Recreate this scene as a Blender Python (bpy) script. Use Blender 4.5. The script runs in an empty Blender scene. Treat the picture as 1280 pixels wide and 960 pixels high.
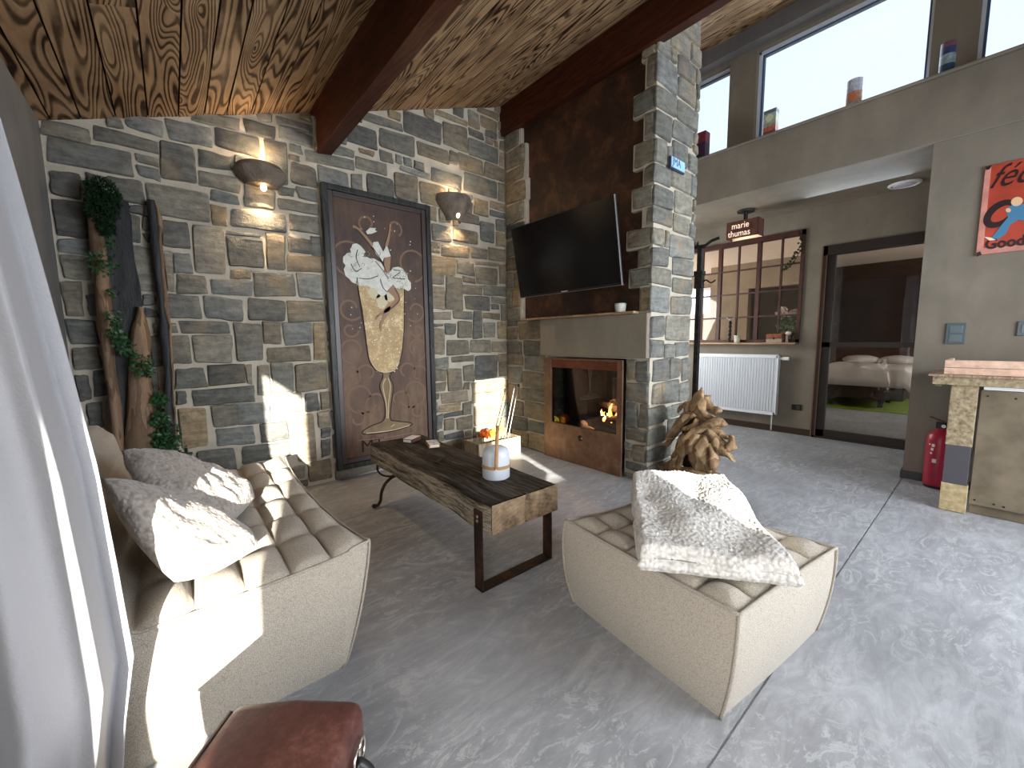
import bpy, bmesh, math, random
import numpy as np
from mathutils import Vector, Matrix, noise as mnoise
R_ = random.Random(7)
PI = math.pi
SC = bpy.context.scene
COL = SC.collection

# ------------------------------------------------------------------ camera
CAM_F = 505.67; CAM_YAW, CAM_PITCH, CAM_ROLL = 0.87514569, -0.1085359, -0.01113122
CAM_Z = 1.15
def _rows():
    y, p, r = CAM_YAW, CAM_PITCH, CAM_ROLL
    f = Vector((math.cos(p)*math.cos(y), math.cos(p)*math.sin(y), math.sin(p)))
    rt = Vector((math.sin(y), -math.cos(y), 0)); up = rt.cross(f)
    return math.cos(r)*rt+math.sin(r)*up, -math.sin(r)*rt+math.cos(r)*up, f
RT, UP, FW = _rows()
cam = bpy.data.cameras.new('camera'); camo = bpy.data.objects.new('camera', cam); COL.objects.link(camo)
cam.sensor_width = 36; cam.lens = CAM_F/1280*36; cam.clip_start = .02
m = Matrix((RT, UP, -FW)).transposed().to_4x4(); m.translation = (0, 0, CAM_Z)
camo.matrix_world = m; SC.camera = camo
def P(px, py, ax, val):
    """world point seen at a pixel of the 1280x960 frame, on the plane axis=val"""
    d = RT*((px-640)/CAM_F)+UP*(-(py-480)/CAM_F)+FW
    o = Vector((0, 0, CAM_Z)); return o+d*((val-o[ax])/d[ax])

SC.view_settings.view_transform = 'Standard'; SC.view_settings.look = 'None'
SC.view_settings.gamma = 1; SC.view_settings.use_curve_mapping = False
SC.view_settings.exposure = 0.92
SC.cycles.max_bounces = 9; SC.cycles.diffuse_bounces = 5; SC.cycles.glossy_bounces = 4
SC.cycles.sample_clamp_indirect = 6; SC.cycles.caustics_reflective = False; SC.cycles.caustics_refractive = False

# ------------------------------------------------------------------ daylight and added passage fill
W = bpy.data.worlds.new('sky'); SC.world = W; W.use_nodes = True
bg = W.node_tree.nodes['Background']; bg.inputs[0].default_value = (.72, .87, 1, 1); bg.inputs[1].default_value = .72
SUN_DIR = Vector((.30, 1, -.25))
sl = bpy.data.lights.new('sun', 'SUN'); sl.energy = 16; sl.color = (1, .93, .80); sl.angle = .009
so = bpy.data.objects.new('sun', sl); COL.objects.link(so); so.rotation_euler = SUN_DIR.to_track_quat('-Z', 'Y').to_euler()
def area(name, loc, direction, sx, sy, e, c=(1, 1, 1), spread=PI):
    l = bpy.data.lights.new(name, 'AREA'); l.shape = 'RECTANGLE'; l.size = sx; l.size_y = sy; l.energy = e; l.color = c; l.spread = spread
    o = bpy.data.objects.new(name, l); COL.objects.link(o); o.location = loc
    o.rotation_euler = Vector(direction).to_track_quat('-Z', 'Z').to_euler(); return o
COOL = (.88, .94, 1)
area('daylight_glass_door', (2.6, -2.45, 1.35), (-.1, 1, -.18), 3.2, 2.1, 118, COOL, 2.4)
area('passage_fill', (4.6, 3.44, 1.45), (.45, -1, -.05), 1.2, 1.1, 24, (1, .97, .90))  # added fill lamp that brightens the passage, no known window there
area('daylight_left_door', (-.43, -.32, 1.0), (1, .1, -.1), .9, 1.7, 25, (1, .95, .86))
area('daylight_clerestory', (4.66, 1.0, 3.55), (-1, 0, -.5), 3.2, .8, 20, (.75, .87, 1))
area('daylight_next_room', (7.2, 5.3, 1.2), (0, -1, .75), 2.6, 1.8, 55, (1, .86, .76))
area('daylight_bedroom', (8.4, -1.9, 1.5), (-.1, 1, -.15), 2.0, 1.4, 30, (1, .95, .86))

# ------------------------------------------------------------------ mesh helpers
class MB:
    def __init__(s): s.v = []; s.f = []; s.c = []; s.m = []; s.uv = None
    def add(s, vs, fs, c=None, mi=0):
        o = len(s.v); s.v += [tuple(v) for v in vs]
        for f in fs: s.f.append([i+o for i in f]); s.c.append(c); s.m.append(mi)
        return s
    def box(s, x0, y0, z0, x1, y1, z1, c=None, mi=0, M=None):
        vs = [Vector((x, y, z)) for z in (z0, z1) for y in (y0, y1) for x in (x0, x1)]
        if M is not None: vs = [M@v for v in vs]
        return s.add(vs, [(0, 2, 3, 1), (4, 5, 7, 6), (0, 1, 5, 4), (2, 6, 7, 3), (0, 4, 6, 2), (1, 3, 7, 5)], c, mi)
    def bbox(s, x0, y0, z0, x1, y1, z1, b=.004, c=None, mi=0, M=None, seg=2):
        bm = bmesh.new(); bmesh.ops.create_cube(bm, size=1)
        for v in bm.verts: v.co = Vector(((x0+x1)/2+v.co.x*(x1-x0), (y0+y1)/2+v.co.y*(y1-y0), (z0+z1)/2+v.co.z*(z1-z0)))
        bmesh.ops.bevel(bm, geom=bm.edges[:], offset=b, segments=seg, affect='EDGES', profile=.5)
        return s.bm(bm, c, mi, M)
    def bm(s, bm, c=None, mi=0, M=None):
        bm.verts.ensure_lookup_table(); bm.verts.index_update()
        vs = [(M@v.co if M is not None else v.co) for v in bm.verts]
        s.add(vs, [[v.index for v in f.verts] for f in bm.faces], c, mi); bm.free(); return s
    def tube(s, pts, r, n=8, c=None, mi=0, cap=True, flat=1.0):
        pts = [Vector(p) for p in pts]; rs = r if isinstance(r, (list, tuple)) else [r]*len(pts)
        t0 = (pts[1]-pts[0]).normalized(); a = Vector((0, 0, 1)) if abs(t0.z) < .9 else Vector((1, 0, 0))
        nx = t0.cross(a).normalized(); vs = []; fs = []
        for i, p in enumerate(pts):
            t = (pts[min(i+1, len(pts)-1)]-pts[max(i-1, 0)])
            t = t.normalized() if t.length > 1e-9 else t0
            nx = (nx-t*nx.dot(t)); nx = nx.normalized() if nx.length > 1e-6 else t.orthogonal().normalized()
            ny = t.cross(nx)
            for k in range(n):
                a_ = 2*PI*k/n; vs.append(p+nx*math.cos(a_)*rs[i]+ny*math.sin(a_)*rs[i]*flat)
        for i in range(len(pts)-1):
            for k in range(n):
                fs.append((i*n+k, i*n+(k+1) % n, (i+1)*n+(k+1) % n, (i+1)*n+k))
        if cap: fs.append(tuple(range(n-1, -1, -1))); fs.append(tuple((len(pts)-1)*n+k for k in range(n)))
        return s.add(vs, fs, c, mi)
    def lathe(s, prof, cx=0, cy=0, n=24, c=None, mi=0, M=None, sx=1, sy=1):
        vs = []; fs = []
        for (r, z) in prof:
            for k in range(n):
                a = 2*PI*k/n; v = Vector((cx+r*math.cos(a)*sx, cy+r*math.sin(a)*sy, z)); vs.append(M@v if M is not None else v)
        for i in range(len(prof)-1):
            for k in range(n): fs.append((i*n+k, i*n+(k+1) % n, (i+1)*n+(k+1) % n, (i+1)*n+k))
        if prof[0][0] > 1e-5: fs.append(tuple(range(n-1, -1, -1)))
        if prof[-1][0] > 1e-5: fs.append(tuple((len(prof)-1)*n+k for k in range(n)))
        return s.add(vs, fs, c, mi)
    def grid(s, fn, nu, nv, c=None, mi=0, wrap=False):
        vs = [fn(i/(nu-1), j/(nv-1)) for j in range(nv) for i in range(nu)]
        fs = [(j*nu+i, j*nu+i+1, (j+1)*nu+i+1, (j+1)*nu+i) for j in range(nv-1) for i in range(nu-1)]
        return s.add(vs, fs, c, mi)
    def prism(s, pts, fmap, t, c=None, mi=0):
        """polygon pts (u,v) mapped by fmap(u,v,w) and extruded w 0..t"""
        n = len(pts); vs = [fmap(u, v, 0) for u, v in pts]+[fmap(u, v, t) for u, v in pts]
        fs = [tuple(range(n-1, -1, -1)), tuple(range(n, 2*n))]+[(i, (i+1) % n, n+(i+1) % n, n+i) for i in range(n)]
        return s.add(vs, fs, c, mi)
    def blob(s, c0, r, sub=2, c=None, mi=0, amp=0., fr=8, M=None):
        bm = bmesh.new(); bmesh.ops.create_icosphere(bm, subdivisions=sub, radius=1)
        rr = r if isinstance(r, (tuple, list)) else (r, r, r)
        for v in bm.verts:
            k = 1+amp*mnoise.noise(Vector(c0)*3+v.co*fr*.3)
            v.co = Vector((v.co.x*rr[0]*k, v.co.y*rr[1]*k, v.co.z*rr[2]*k))
            if M is not None: v.co = M@v.co
            v.co += Vector(c0)
        return s.bm(bm, c, mi)
    def build(s, name, mats, parent=None, smooth=False, loc=None, bevel=0, subd=0, auto=None):
        me = bpy.data.meshes.new(name); me.from_pydata(s.v, [], s.f)
        for mt in (mats if isinstance(mats, (list, tuple)) else [mats]): me.materials.append(mt)
        if any(s.m): me.polygons.foreach_set('material_index', s.m)
        if any(c is not None for c in s.c):
            at = me.color_attributes.new('Col', 'FLOAT_COLOR', 'CORNER'); arr = []
            for pl, c in zip(me.polygons, s.c): arr += list((c or (1, 1, 1))[:3])+[1]; arr += (list((c or (1, 1, 1))[:3])+[1])*(pl.loop_total-1)
            at.data.foreach_set('color', arr)
        o = bpy.data.objects.new(name, me); COL.objects.link(o)
        if parent is not None: o.parent = parent
        if loc is not None: o.location = loc
        if bevel:
            b = o.modifiers.new('bevel', 'BEVEL'); b.width = bevel; b.segments = 2; b.limit_method = 'ANGLE'
        if subd:
            b = o.modifiers.new('sub', 'SUBSURF'); b.levels = subd; b.render_levels = subd
        me.update()
        if smooth or auto:
            me.polygons.foreach_set('use_smooth', [True]*len(me.polygons))
            if auto: me.set_sharp_from_angle(angle=auto)
        return o
def tag(o, label=None, cat=None, group=None, kind=None):
    if label: o['label'] = label
    if cat: o['category'] = cat
    if group: o['group'] = group
    if kind: o['kind'] = kind
    return o
def struct(o, label=None, cat=None): return tag(o, label, cat, None, 'structure')
def empty(name, loc, label, cat, group=None, rz=0):
    o = bpy.data.objects.new(name, None); COL.objects.link(o); o.location = loc; o.rotation_euler = (0, 0, rz); o.empty_display_size = .1
    return tag(o, label, cat, group)
def child(mb, name, mats, par, **k):
    """mesh given in world coordinates, parented under an Empty that sits at its own base"""
    M = (Matrix.Translation(par.location)@par.rotation_euler.to_matrix().to_4x4()).inverted()
    g = par.parent
    while g is not None:
        M = M@(Matrix.Translation(g.location)@g.rotation_euler.to_matrix().to_4x4()).inverted(); g = g.parent
    mb.v = [tuple(M@Vector(v)) for v in mb.v]
    return mb.build(name, mats, par, **k)

# ------------------------------------------------------------------ materials
def newmat(name):
    m = bpy.data.materials.new(name); m.use_nodes = True; nt = m.node_tree; b = nt.nodes['Principled BSDF']; return m, nt, b
def nd(nt, t, **k):
    n = nt.nodes.new(t)
    for a, v in k.items():
        if a in n.inputs.keys() if isinstance(a, str) else False: n.inputs[a].default_value = v
        else: setattr(n, a, v)
    return n
def ramp(nt, src, stops, interp='LINEAR'):
    r = nt.nodes.new('ShaderNodeValToRGB'); r.color_ramp.interpolation = interp
    e = r.color_ramp.elements
    while len(e) < len(stops): e.new(.5)
    for i, (p, c) in enumerate(stops):
        e[i].position = p; e[i].color = (c[0], c[1], c[2], 1) if isinstance(c, tuple) else (c, c, c, 1)
    nt.links.new(src, r.inputs[0]); return r.outputs[0]
def coords(nt, scale=(1, 1, 1), rot=(0, 0, 0), kind='Object'):
    tc = nt.nodes.new('ShaderNodeTexCoord'); mp = nt.nodes.new('ShaderNodeMapping')
    mp.inputs['Scale'].default_value = scale; mp.inputs['Rotation'].default_value = rot
    nt.links.new(tc.outputs[kind], mp.inputs['Vector']); return mp.outputs[0]
def noise(nt, vec, scale, detail=4, rough=.55, dist=0):
    n = nt.nodes.new('ShaderNodeTexNoise'); n.inputs['Scale'].default_value = scale; n.inputs['Detail'].default_value = detail
    n.inputs['Roughness'].default_value = rough; n.inputs['Distortion'].default_value = dist
    if vec is not None: nt.links.new(vec, n.inputs['Vector'])
    return n.outputs['Fac']
def voro(nt, vec, scale, feature='F1', out='Distance'):
    n = nt.nodes.new('ShaderNodeTexVoronoi'); n.feature = feature; n.inputs['Scale'].default_value = scale
    if vec is not None: nt.links.new(vec, n.inputs['Vector'])
    return n.outputs[out]
def math_(nt, op, a, b=None):
    n = nt.nodes.new('ShaderNodeMath'); n.operation = op
    for i, x in enumerate((a, b)):
        if x is None: continue
        if isinstance(x, (int, float)): n.inputs[i].default_value = x
        else: nt.links.new(x, n.inputs[i])
    return n.outputs[0]
def mixc(nt, f, a, b, mode='MIX'):
    n = nt.nodes.new('ShaderNodeMix'); n.data_type = 'RGBA'; n.blend_type = mode
    for i, x in ((0, f), (6, a), (7, b)):
        if isinstance(x, (int, float)): n.inputs[i].default_value = x
        elif isinstance(x, tuple): n.inputs[i].default_value = (*x[:3], 1)
        else: nt.links.new(x, n.inputs[i])
    return n.outputs[2]
def bump(nt, b, h, strength=.5, dist=.01):
    n = nt.nodes.new('ShaderNodeBump'); n.inputs['Strength'].default_value = strength; n.inputs['Distance'].default_value = dist
    nt.links.new(h, n.inputs['Height']); nt.links.new(n.outputs[0], b.inputs['Normal']); return n
def simple(name, c, rough=.5, metal=0, bmp=None, var=None, emit=None, es=1, spec=None):
    m, nt, b = newmat(name); b.inputs['Base Color'].default_value = (*c, 1); b.inputs['Roughness'].default_value = rough; b.inputs['Metallic'].default_value = metal
    b.inputs['Specular IOR Level'].default_value = spec if spec is not None else (.18 if rough >= .55 else .5)
    if var:
        sc, amt = var; f = noise(nt, coords(nt), sc, 5)
        nt.links.new(ramp(nt, f, [(.3, tuple(x*(1-amt) for x in c)), (.7, tuple(min(1, x*(1+amt)) for x in c))]), b.inputs['Base Color'])
    if bmp: bump(nt, b, noise(nt, coords(nt), bmp[0], 5), bmp[1], bmp[2] if len(bmp) > 2 else .01)
    if emit: b.inputs['Emission Color'].default_value = (*emit, 1); b.inputs['Emission Strength'].default_value = es
    return m
def woodmat(name, dark, light, sc=(14, 2, 14), rings=9, rough=.6, bs=.4, base=2.0):
    m, nt, b = newmat(name); v = coords(nt, sc)
    n1 = noise(nt, v, base*.5, 2, .5, .3); g = math_(nt, 'FRACT', math_(nt, 'MULTIPLY', n1, rings))
    n2 = noise(nt, v, base*5, 5, .7)
    mx = math_(nt, 'ADD', math_(nt, 'MULTIPLY', g, .45), math_(nt, 'MULTIPLY', n2, .6))
    nt.links.new(ramp(nt, mx, [(.2, dark), (.55, tuple((a+c)/2 for a, c in zip(dark, light))), (.8, light)]), b.inputs['Base Color'])
    b.inputs['Roughness'].default_value = rough; b.inputs['Specular IOR Level'].default_value = .22; bump(nt, b, mx, bs, .006); return m

def mat_plaster(name, c, warm=None):
    m, nt, b = newmat(name); v = coords(nt)
    a = noise(nt, v, 1.6, 6, .6, .6); a2 = noise(nt, coords(nt, (1, 1, .35)), 7, 5, .6)
    f = math_(nt, 'ADD', math_(nt, 'MULTIPLY', a, .65), math_(nt, 'MULTIPLY', a2, .35))
    nt.links.new(ramp(nt, f, [(.36, tuple(x*.80 for x in c)), (.52, c), (.68, tuple(min(1, x*1.16) for x in (warm or c)))]), b.inputs['Base Color'])
    b.inputs['Specular IOR Level'].default_value = .2; b.inputs['Roughness'].default_value = .72; bump(nt, b, noise(nt, v, 26, 6, .6), .12, .01); return m
PLASTER = mat_plaster('greige_plaster', (.205, .182, .150), (.215, .19, .155))
PLASTER_L = mat_plaster('left_plaster', (.20, .195, .19))
ROOM_B = mat_plaster('next_room_plaster', (.33, .285, .22))

def mat_floor():
    m, nt, b = newmat('microcement_floor'); v = coords(nt)
    a = noise(nt, v, 1.1, 6, .62, 1.2)
    st = coords(nt, (1, 3.2, 1), (0, 0, .5)); s1 = noise(nt, st, 3.2, 8, .72, 1.6)
    f = math_(nt, 'ADD', math_(nt, 'MULTIPLY', a, .45), math_(nt, 'MULTIPLY', s1, .55))
    base = ramp(nt, f, [(.34, (.20, .208, .225)), (.5, (.295, .305, .33)), (.66, (.43, .445, .48))])
    s2 = noise(nt, coords(nt, (1, 2.2, 1), (0, 0, .45)), 5.5, 10, .8, 2.2)
    streak = ramp(nt, s2, [(.52, 0.), (.575, .75), (.63, 0.)])
    msk = ramp(nt, noise(nt, v, 1.3, 4), [(.40, .1), (.55, 1.)])
    fac = math_(nt, 'MULTIPLY', streak, msk)
    col = mixc(nt, fac, base, (.52, .53, .55))
    nt.links.new(col, b.inputs['Base Color'])
    nt.links.new(ramp(nt, s1, [(.3, .38), (.7, .6)]), b.inputs['Roughness'])
    bump(nt, b, s2, .12, .008); return m
FLOOR = mat_floor()

def mat_stone():
    m, nt, b = newmat('sandstone_block'); at = nt.nodes.new('ShaderNodeAttribute'); at.attribute_name = 'Col'
    v = coords(nt); vs = coords(nt, (1, 1, 4.5))
    n1 = noise(nt, vs, 6, 7, .65, .5); n2 = noise(nt, v, 22, 6, .7)
    f = math_(nt, 'ADD', math_(nt, 'MULTIPLY', n1, .55), math_(nt, 'MULTIPLY', n2, .45))
    g = ramp(nt, f, [(.33, (.50, .49, .47)), (.5, (1.06, 1.02, .94)), (.66, (1.66, 1.58, 1.42))])
    st = ramp(nt, noise(nt, v, 3.3, 3), [(.56, 0.), (.72, .55)])
    c = mixc(nt, 1.0, at.outputs['Color'], g, 'MULTIPLY')
    c = mixc(nt, st, c, (.33, .23, .12))
    nt.links.new(c, b.inputs['Base Color']); b.inputs['Roughness'].default_value = .78; b.inputs['Specular IOR Level'].default_value = .25
    h = math_(nt, 'ADD', math_(nt, 'MULTIPLY', n1, 1.), math_(nt, 'MULTIPLY', noise(nt, v, 45, 5, .7), .5))
    bump(nt, b, h, .55, .02); return m
STONE = mat_stone()
MORTAR = simple('lime_mortar', (.47, .425, .35), .9, bmp=(60, .4, .01), var=(9, .14))

def mat_ceiling():
    m, nt, b = newmat('flamed_pine_boards'); at = nt.nodes.new('ShaderNodeAttribute'); at.attribute_name = 'Col'
    tc = nt.nodes.new('ShaderNodeTexCoord')
    ad = nt.nodes.new('ShaderNodeVectorMath'); ad.operation = 'MULTIPLY_ADD'; ad.inputs[1].default_value = (40, 40, 40)
    nt.links.new(at.outputs['Color'], ad.inputs[0]); nt.links.new(tc.outputs['Object'], ad.inputs[2])
    mp = nt.nodes.new('ShaderNodeMapping'); mp.inputs['Scale'].default_value = (1, .085, .0); nt.links.new(ad.outputs[0], mp.inputs['Vector'])
    v = mp.outputs[0]
    n1 = noise(nt, v, 7.5, 1.0, .35, .1)
    mk = nt.nodes.new('ShaderNodeMapping'); mk.inputs['Scale'].default_value = (5.0, 1.25, 0); nt.links.new(ad.outputs[0], mk.inputs['Vector'])
    kd = voro(nt, mk.outputs[0], 1.0); kn = ramp(nt, kd, [(0., 1.), (.08, .66), (.20, .28), (.42, .0)])
    g = math_(nt, 'FRACT', math_(nt, 'ADD', math_(nt, 'MULTIPLY', n1, 19), math_(nt, 'MULTIPLY', kn, 5.0)))
    ring = ramp(nt, g, [(0., 1.), (.16, 1.), (.38, .22), (.80, .05), (.93, .85), (1., 1.)])
    mp2 = nt.nodes.new('ShaderNodeMapping'); mp2.inputs['Scale'].default_value = (1, .08, 0); nt.links.new(ad.outputs[0], mp2.inputs['Vector'])
    fine = noise(nt, mp2.outputs[0], 60, 4, .7)
    mb = nt.nodes.new('ShaderNodeMapping'); mb.inputs['Scale'].default_value = (1, .45, 0); nt.links.new(ad.outputs[0], mb.inputs['Vector'])
    burn = ramp(nt, noise(nt, mb.outputs[0], 5.5, 4, .6), [(.38, .15), (.60, 1.)])
    k = math_(nt, 'MULTIPLY', ring, math_(nt, 'ADD', math_(nt, 'MULTIPLY', burn, .42), .60))
    tan = mixc(nt, fine, (.34, .20, .105), (.60, .44, .265))
    tan2 = mixc(nt, math_(nt, 'MULTIPLY', burn, .45), tan, (.17, .08, .035))
    col = mixc(nt, k, tan2, (.020, .008, .004))
    nt.links.new(col, b.inputs['Base Color']); b.inputs['Roughness'].default_value = .6; b.inputs['Specular IOR Level'].default_value = .15
    bump(nt, b, k, .4, .005).invert = True; return m
CEIL = mat_ceiling()
def mat_rust(name, cols, sc=3., rough=.65, metal=.25):
    m, nt, b = newmat(name); v = coords(nt)
    f = math_(nt, 'ADD', math_(nt, 'MULTIPLY', noise(nt, v, sc, 6, .6, .4), .7), math_(nt, 'MULTIPLY', noise(nt, v, sc*6, 5, .7), .3))
    nt.links.new(ramp(nt, f, [(.36, cols[0]), (.5, cols[1]), (.64, cols[2])]), b.inputs['Base Color'])
    b.inputs['Roughness'].default_value = rough; b.inputs['Metallic'].default_value = metal; bump(nt, b, f, .15, .01); return m
RUST_D = mat_rust('dark_rusted_sheet', [(.018, .009, .006), (.036, .016, .009), (.105, .042, .017)], 5.0, .6, .1)
CORTEN = mat_rust('corten_steel', [(.115, .060, .034), (.185, .100, .058), (.27, .16, .10)], 4, .5, .35)
IRON = mat_rust('brown_black_iron', [(.012, .009, .008), (.028, .015, .010), (.10, .035, .015)], 9, .5, .5)
BLACK = simple('matt_black_metal', (.012, .012, .013), .45, .4)
BEAMW = woodmat('mahogany_stained_beam', (.026, .006, .003), (.075, .020, .009), (10, 1.2, 10), 6, .5, .12)
REDFR = simple('oxblood_painted_steel', (.050, .012, .009), .5, var=(12, .4))
WHITE = simple('white_enamel', (.80, .82, .84), .4)
GLASS, nt, b_ = newmat('window_glass')
nt.nodes.remove(b_); tr = nt.nodes.new('ShaderNodeBsdfTransparent'); gl = nt.nodes.new('ShaderNodeBsdfGlossy'); gl.inputs['Roughness'].default_value = .02
fr = nt.nodes.new('ShaderNodeFresnel'); fr.inputs['IOR'].default_value = 1.5; mx = nt.nodes.new('ShaderNodeMixShader')
nt.links.new(fr.outputs[0], mx.inputs[0]); nt.links.new(tr.outputs[0], mx.inputs[1]); nt.links.new(gl.outputs[0], mx.inputs[2]); nt.links.new(mx.outputs[0], nt.nodes['Material Output'].inputs[0])
# ------------------------------------------------------------------ room shell
X_L, Y_B, X_F, X_R, X_S, Y_REAR = -.465, 3.465, 2.83, 5.60, 4.485, -1.57
def cz(x): return 2.538+.356*x
# floor: two cast fields with a narrow open joint along x
fl = MB(); JY = .415
fl.box(-3, -3.5, -.12, 11, JY-.004, 0); fl.box(-3, JY+.004, -.12, 11, 8, 0); fl.box(-3, JY-.004, -.12, 11, JY+.004, -.006)
struct(fl.build('floor', FLOOR), 'grey blue trowelled microcement floor with one straight joint', 'floor')
# ceiling boards
cb = MB(); x = X_L-.2; R_.seed(3)
while x < 4.66:
    w = R_.uniform(.12, .15); y = Y_B+.1
    while y > Y_REAR-.1:
        L = R_.uniform(1.1, 2.6); y2 = max(y-L, Y_REAR-.12); col = (R_.random(), R_.random(), R_.random())
        dz = R_.uniform(-.002, .002); x1 = min(x+w-.008, 4.66)
        cb.add([(x, y2+.001, cz(x)+dz), (x1, y2+.001, cz(x1)+dz), (x1, y-.001, cz(x1)+dz), (x, y-.001, cz(x)+dz),
                (x, y2+.001, cz(x)+.05), (x1, y2+.001, cz(x1)+.05), (x1, y-.001, cz(x1)+.05), (x, y-.001, cz(x)+.05)],
               [(0, 1, 2, 3), (4, 7, 6, 5), (0, 4, 5, 1), (2, 6, 7, 3), (1, 5, 6, 2), (0, 3, 7, 4)], col)
        y = y2
    x += w
cb.add([(-.8, Y_REAR-.2, cz(-.8)+.012), (4.9, Y_REAR-.2, cz(4.9)+.012), (4.9, 3.8, cz(4.9)+.012), (-.8, 3.8, cz(-.8)+.012),
        (-.8, Y_REAR-.2, cz(-.8)+.2), (4.9, Y_REAR-.2, cz(4.9)+.2), (4.9, 3.8, cz(4.9)+.2), (-.8, 3.8, cz(-.8)+.2)],
       [(0, 1, 2, 3), (4, 7, 6, 5), (0, 4, 5, 1), (2, 6, 7, 3), (1, 5, 6, 2), (0, 3, 7, 4)], (.2, .9, .4), 1)
struct(cb.build('ceiling', [CEIL, simple('dark_roof_underlay', (.02, .012, .008), .9)]), 'sloping ceiling of flamed pine boards with bold grain', 'ceiling')
def beam(x0, z0, w, label):
    o = MB(); b = MB(); h = cz(x0)+.02
    b.add([(x0, Y_REAR, z0), (x0+w, Y_REAR, z0+.35*w*.6), (x0+w, Y_B+.02, z0+.35*w*.6), (x0, Y_B+.02, z0),
           (x0, Y_REAR, h), (x0+w, Y_REAR, cz(x0+w)+.02), (x0+w, Y_B+.02, cz(x0+w)+.02), (x0, Y_B+.02, h)],
          [(0, 3, 2, 1), (4, 5, 6, 7), (0, 1, 5, 4), (2, 3, 7, 6), (1, 2, 6, 5), (0, 4, 7, 3)])
    ob = b.build('ceiling_beam', BEAMW, bevel=.004); tag(ob, label, 'beam', None, 'structure'); return ob
beam(.968, 2.582, .11, 'mahogany stained ceiling beam between the two wall sconces')
beam(2.765, 3.232, .11, 'mahogany stained ceiling beam running above the television')
bt = MB(); bt.box(.925, Y_REAR, cz(.925)-.012, .968, Y_B, cz(.968)+.01); struct(bt.build('trim_1', BEAMW), 'dark batten between boards and the left beam', 'trim')

# walls
def wall(name, boxes, mt, label, extra=None):
    w = MB()
    for b in boxes: w.box(*b)
    return struct(w.build(name, mt), label, 'wall')
wall('wall_left', [(X_L-.15, .25, 0, X_L, 3.7, 2.5), (X_L-.15, -1.13, 1.84, X_L, .25, 2.5), (X_L-.15, Y_REAR-.15, 0, X_L, -1.13, 2.5)], PLASTER_L, 'grey plastered wall on the left behind the curtain')
wall('wall_rear', [(X_L-.15, Y_REAR-.15, 0, .84, Y_REAR, 4.3), (.84, Y_REAR-.15, 2.02, 1.27, Y_REAR, 4.3), (.84, Y_REAR-.15, 0, 1.27, Y_REAR, .95), (1.27, Y_REAR-.15, 0, 1.5, Y_REAR, 4.3),
                   (1.5, Y_REAR-.15, 2.4, 4.1, Y_REAR, 4.3), (4.1, Y_REAR-.15, 0, 5.0, Y_REAR, 4.3)], PLASTER, 'plastered wall with the terrace doors')
ps = MB(); ps.box(.96, -2.75, -.1, 6, -2.6, 3.0)  # unseen wall added outside to keep direct sun off the wide rear opening
struct(ps.build('sun_blocker', PLASTER), 'unseen wall added outside to block the sun', 'wall')
wall('wall_right', [(X_S, Y_REAR, 0, X_R+.15, .42, 2.572)], PLASTER, 'grey plastered wall carrying the red enamel sign')
# upstand with ledge, clerestory windows on top of it
ld = MB(); ld.prism([(X_S-.012, 2.573), (X_R+.15, 2.573), (X_R+.15, 2.75), (4.9, 2.75), (4.9, 3.035), (X_S-.012, 3.035)], lambda u, v, d: Vector((u, Y_REAR+d, v)), 3.7-Y_REAR); ld.box(X_S-.034, Y_REAR, 3.035, 4.76, 3.7, 3.055)
struct(ld.build('wall_upstand', PLASTER, bevel=.006), 'plastered bulkhead below the high windows with a ledge on top', 'wall')
XG = 4.76; WIN = [(-1.3, .262), (.508, 1.765), (2.022, 3.3)]; ZT = 4.0
cw = MB()
ys = [Y_REAR, -1.3, .262, .508, 1.765, 2.022, 3.3, 3.7]
for a, c in zip(ys[::2], ys[1::2]): cw.box(XG-.04, a, 3.04, XG+.14, c, 4.35)
for a, c in WIN: cw.box(XG-.04, a, ZT, XG+.14, c, 4.35); 
struct(cw.build('wall_clerestory', PLASTER), 'plastered wall strips between the high windows', 'wall')
bb = MB(); bb.box(4.60, Y_REAR, 4.03, XG-.03, 3.6, 4.35); struct(bb.build('trim_3', mat_plaster('dark_plaster', (.15, .145, .15)), bevel=.004), 'dark plastered beam under the boards above the high windows', 'trim')
PVC = simple('pale_window_frame', (.62, .68, .78), .4)
PVCD = simple('blue_grey_gasket', (.05, .09, .18), .5)
for i, (a, c) in enumerate(WIN):
    w = MB(); t = .022
    w.box(XG+.02, a, 3.05, XG+.10, a+t, ZT); w.box(XG+.02, c-t, 3.05, XG+.10, c, ZT); w.box(XG+.02, a, ZT-t, XG+.10, c, ZT); w.box(XG+.02, a, 3.05, XG+.10, c, 3.07)
    t2 = t+.016
    w.box(XG+.05, a+t, 3.07, XG+.09, a+t2, ZT-t, mi=1); w.box(XG+.05, c-t2, 3.07, XG+.09, c-t, ZT-t, mi=1); w.box(XG+.05, a+t2, ZT-t2, XG+.09, c-t2, ZT-t, mi=1)
    fo = w.build('window_%d' % (i+1), [PVC, PVCD]); struct(fo, ('high window at the right edge of the picture', 'wide high window above the ledge, between two plaster piers', 'high window beside the stone chimney')[i], 'window')
    g = MB(); g.box(XG+.066, a+t, 3.07, XG+.072, c-t, ZT-t); g.build('pane', GLASS, fo)
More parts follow.
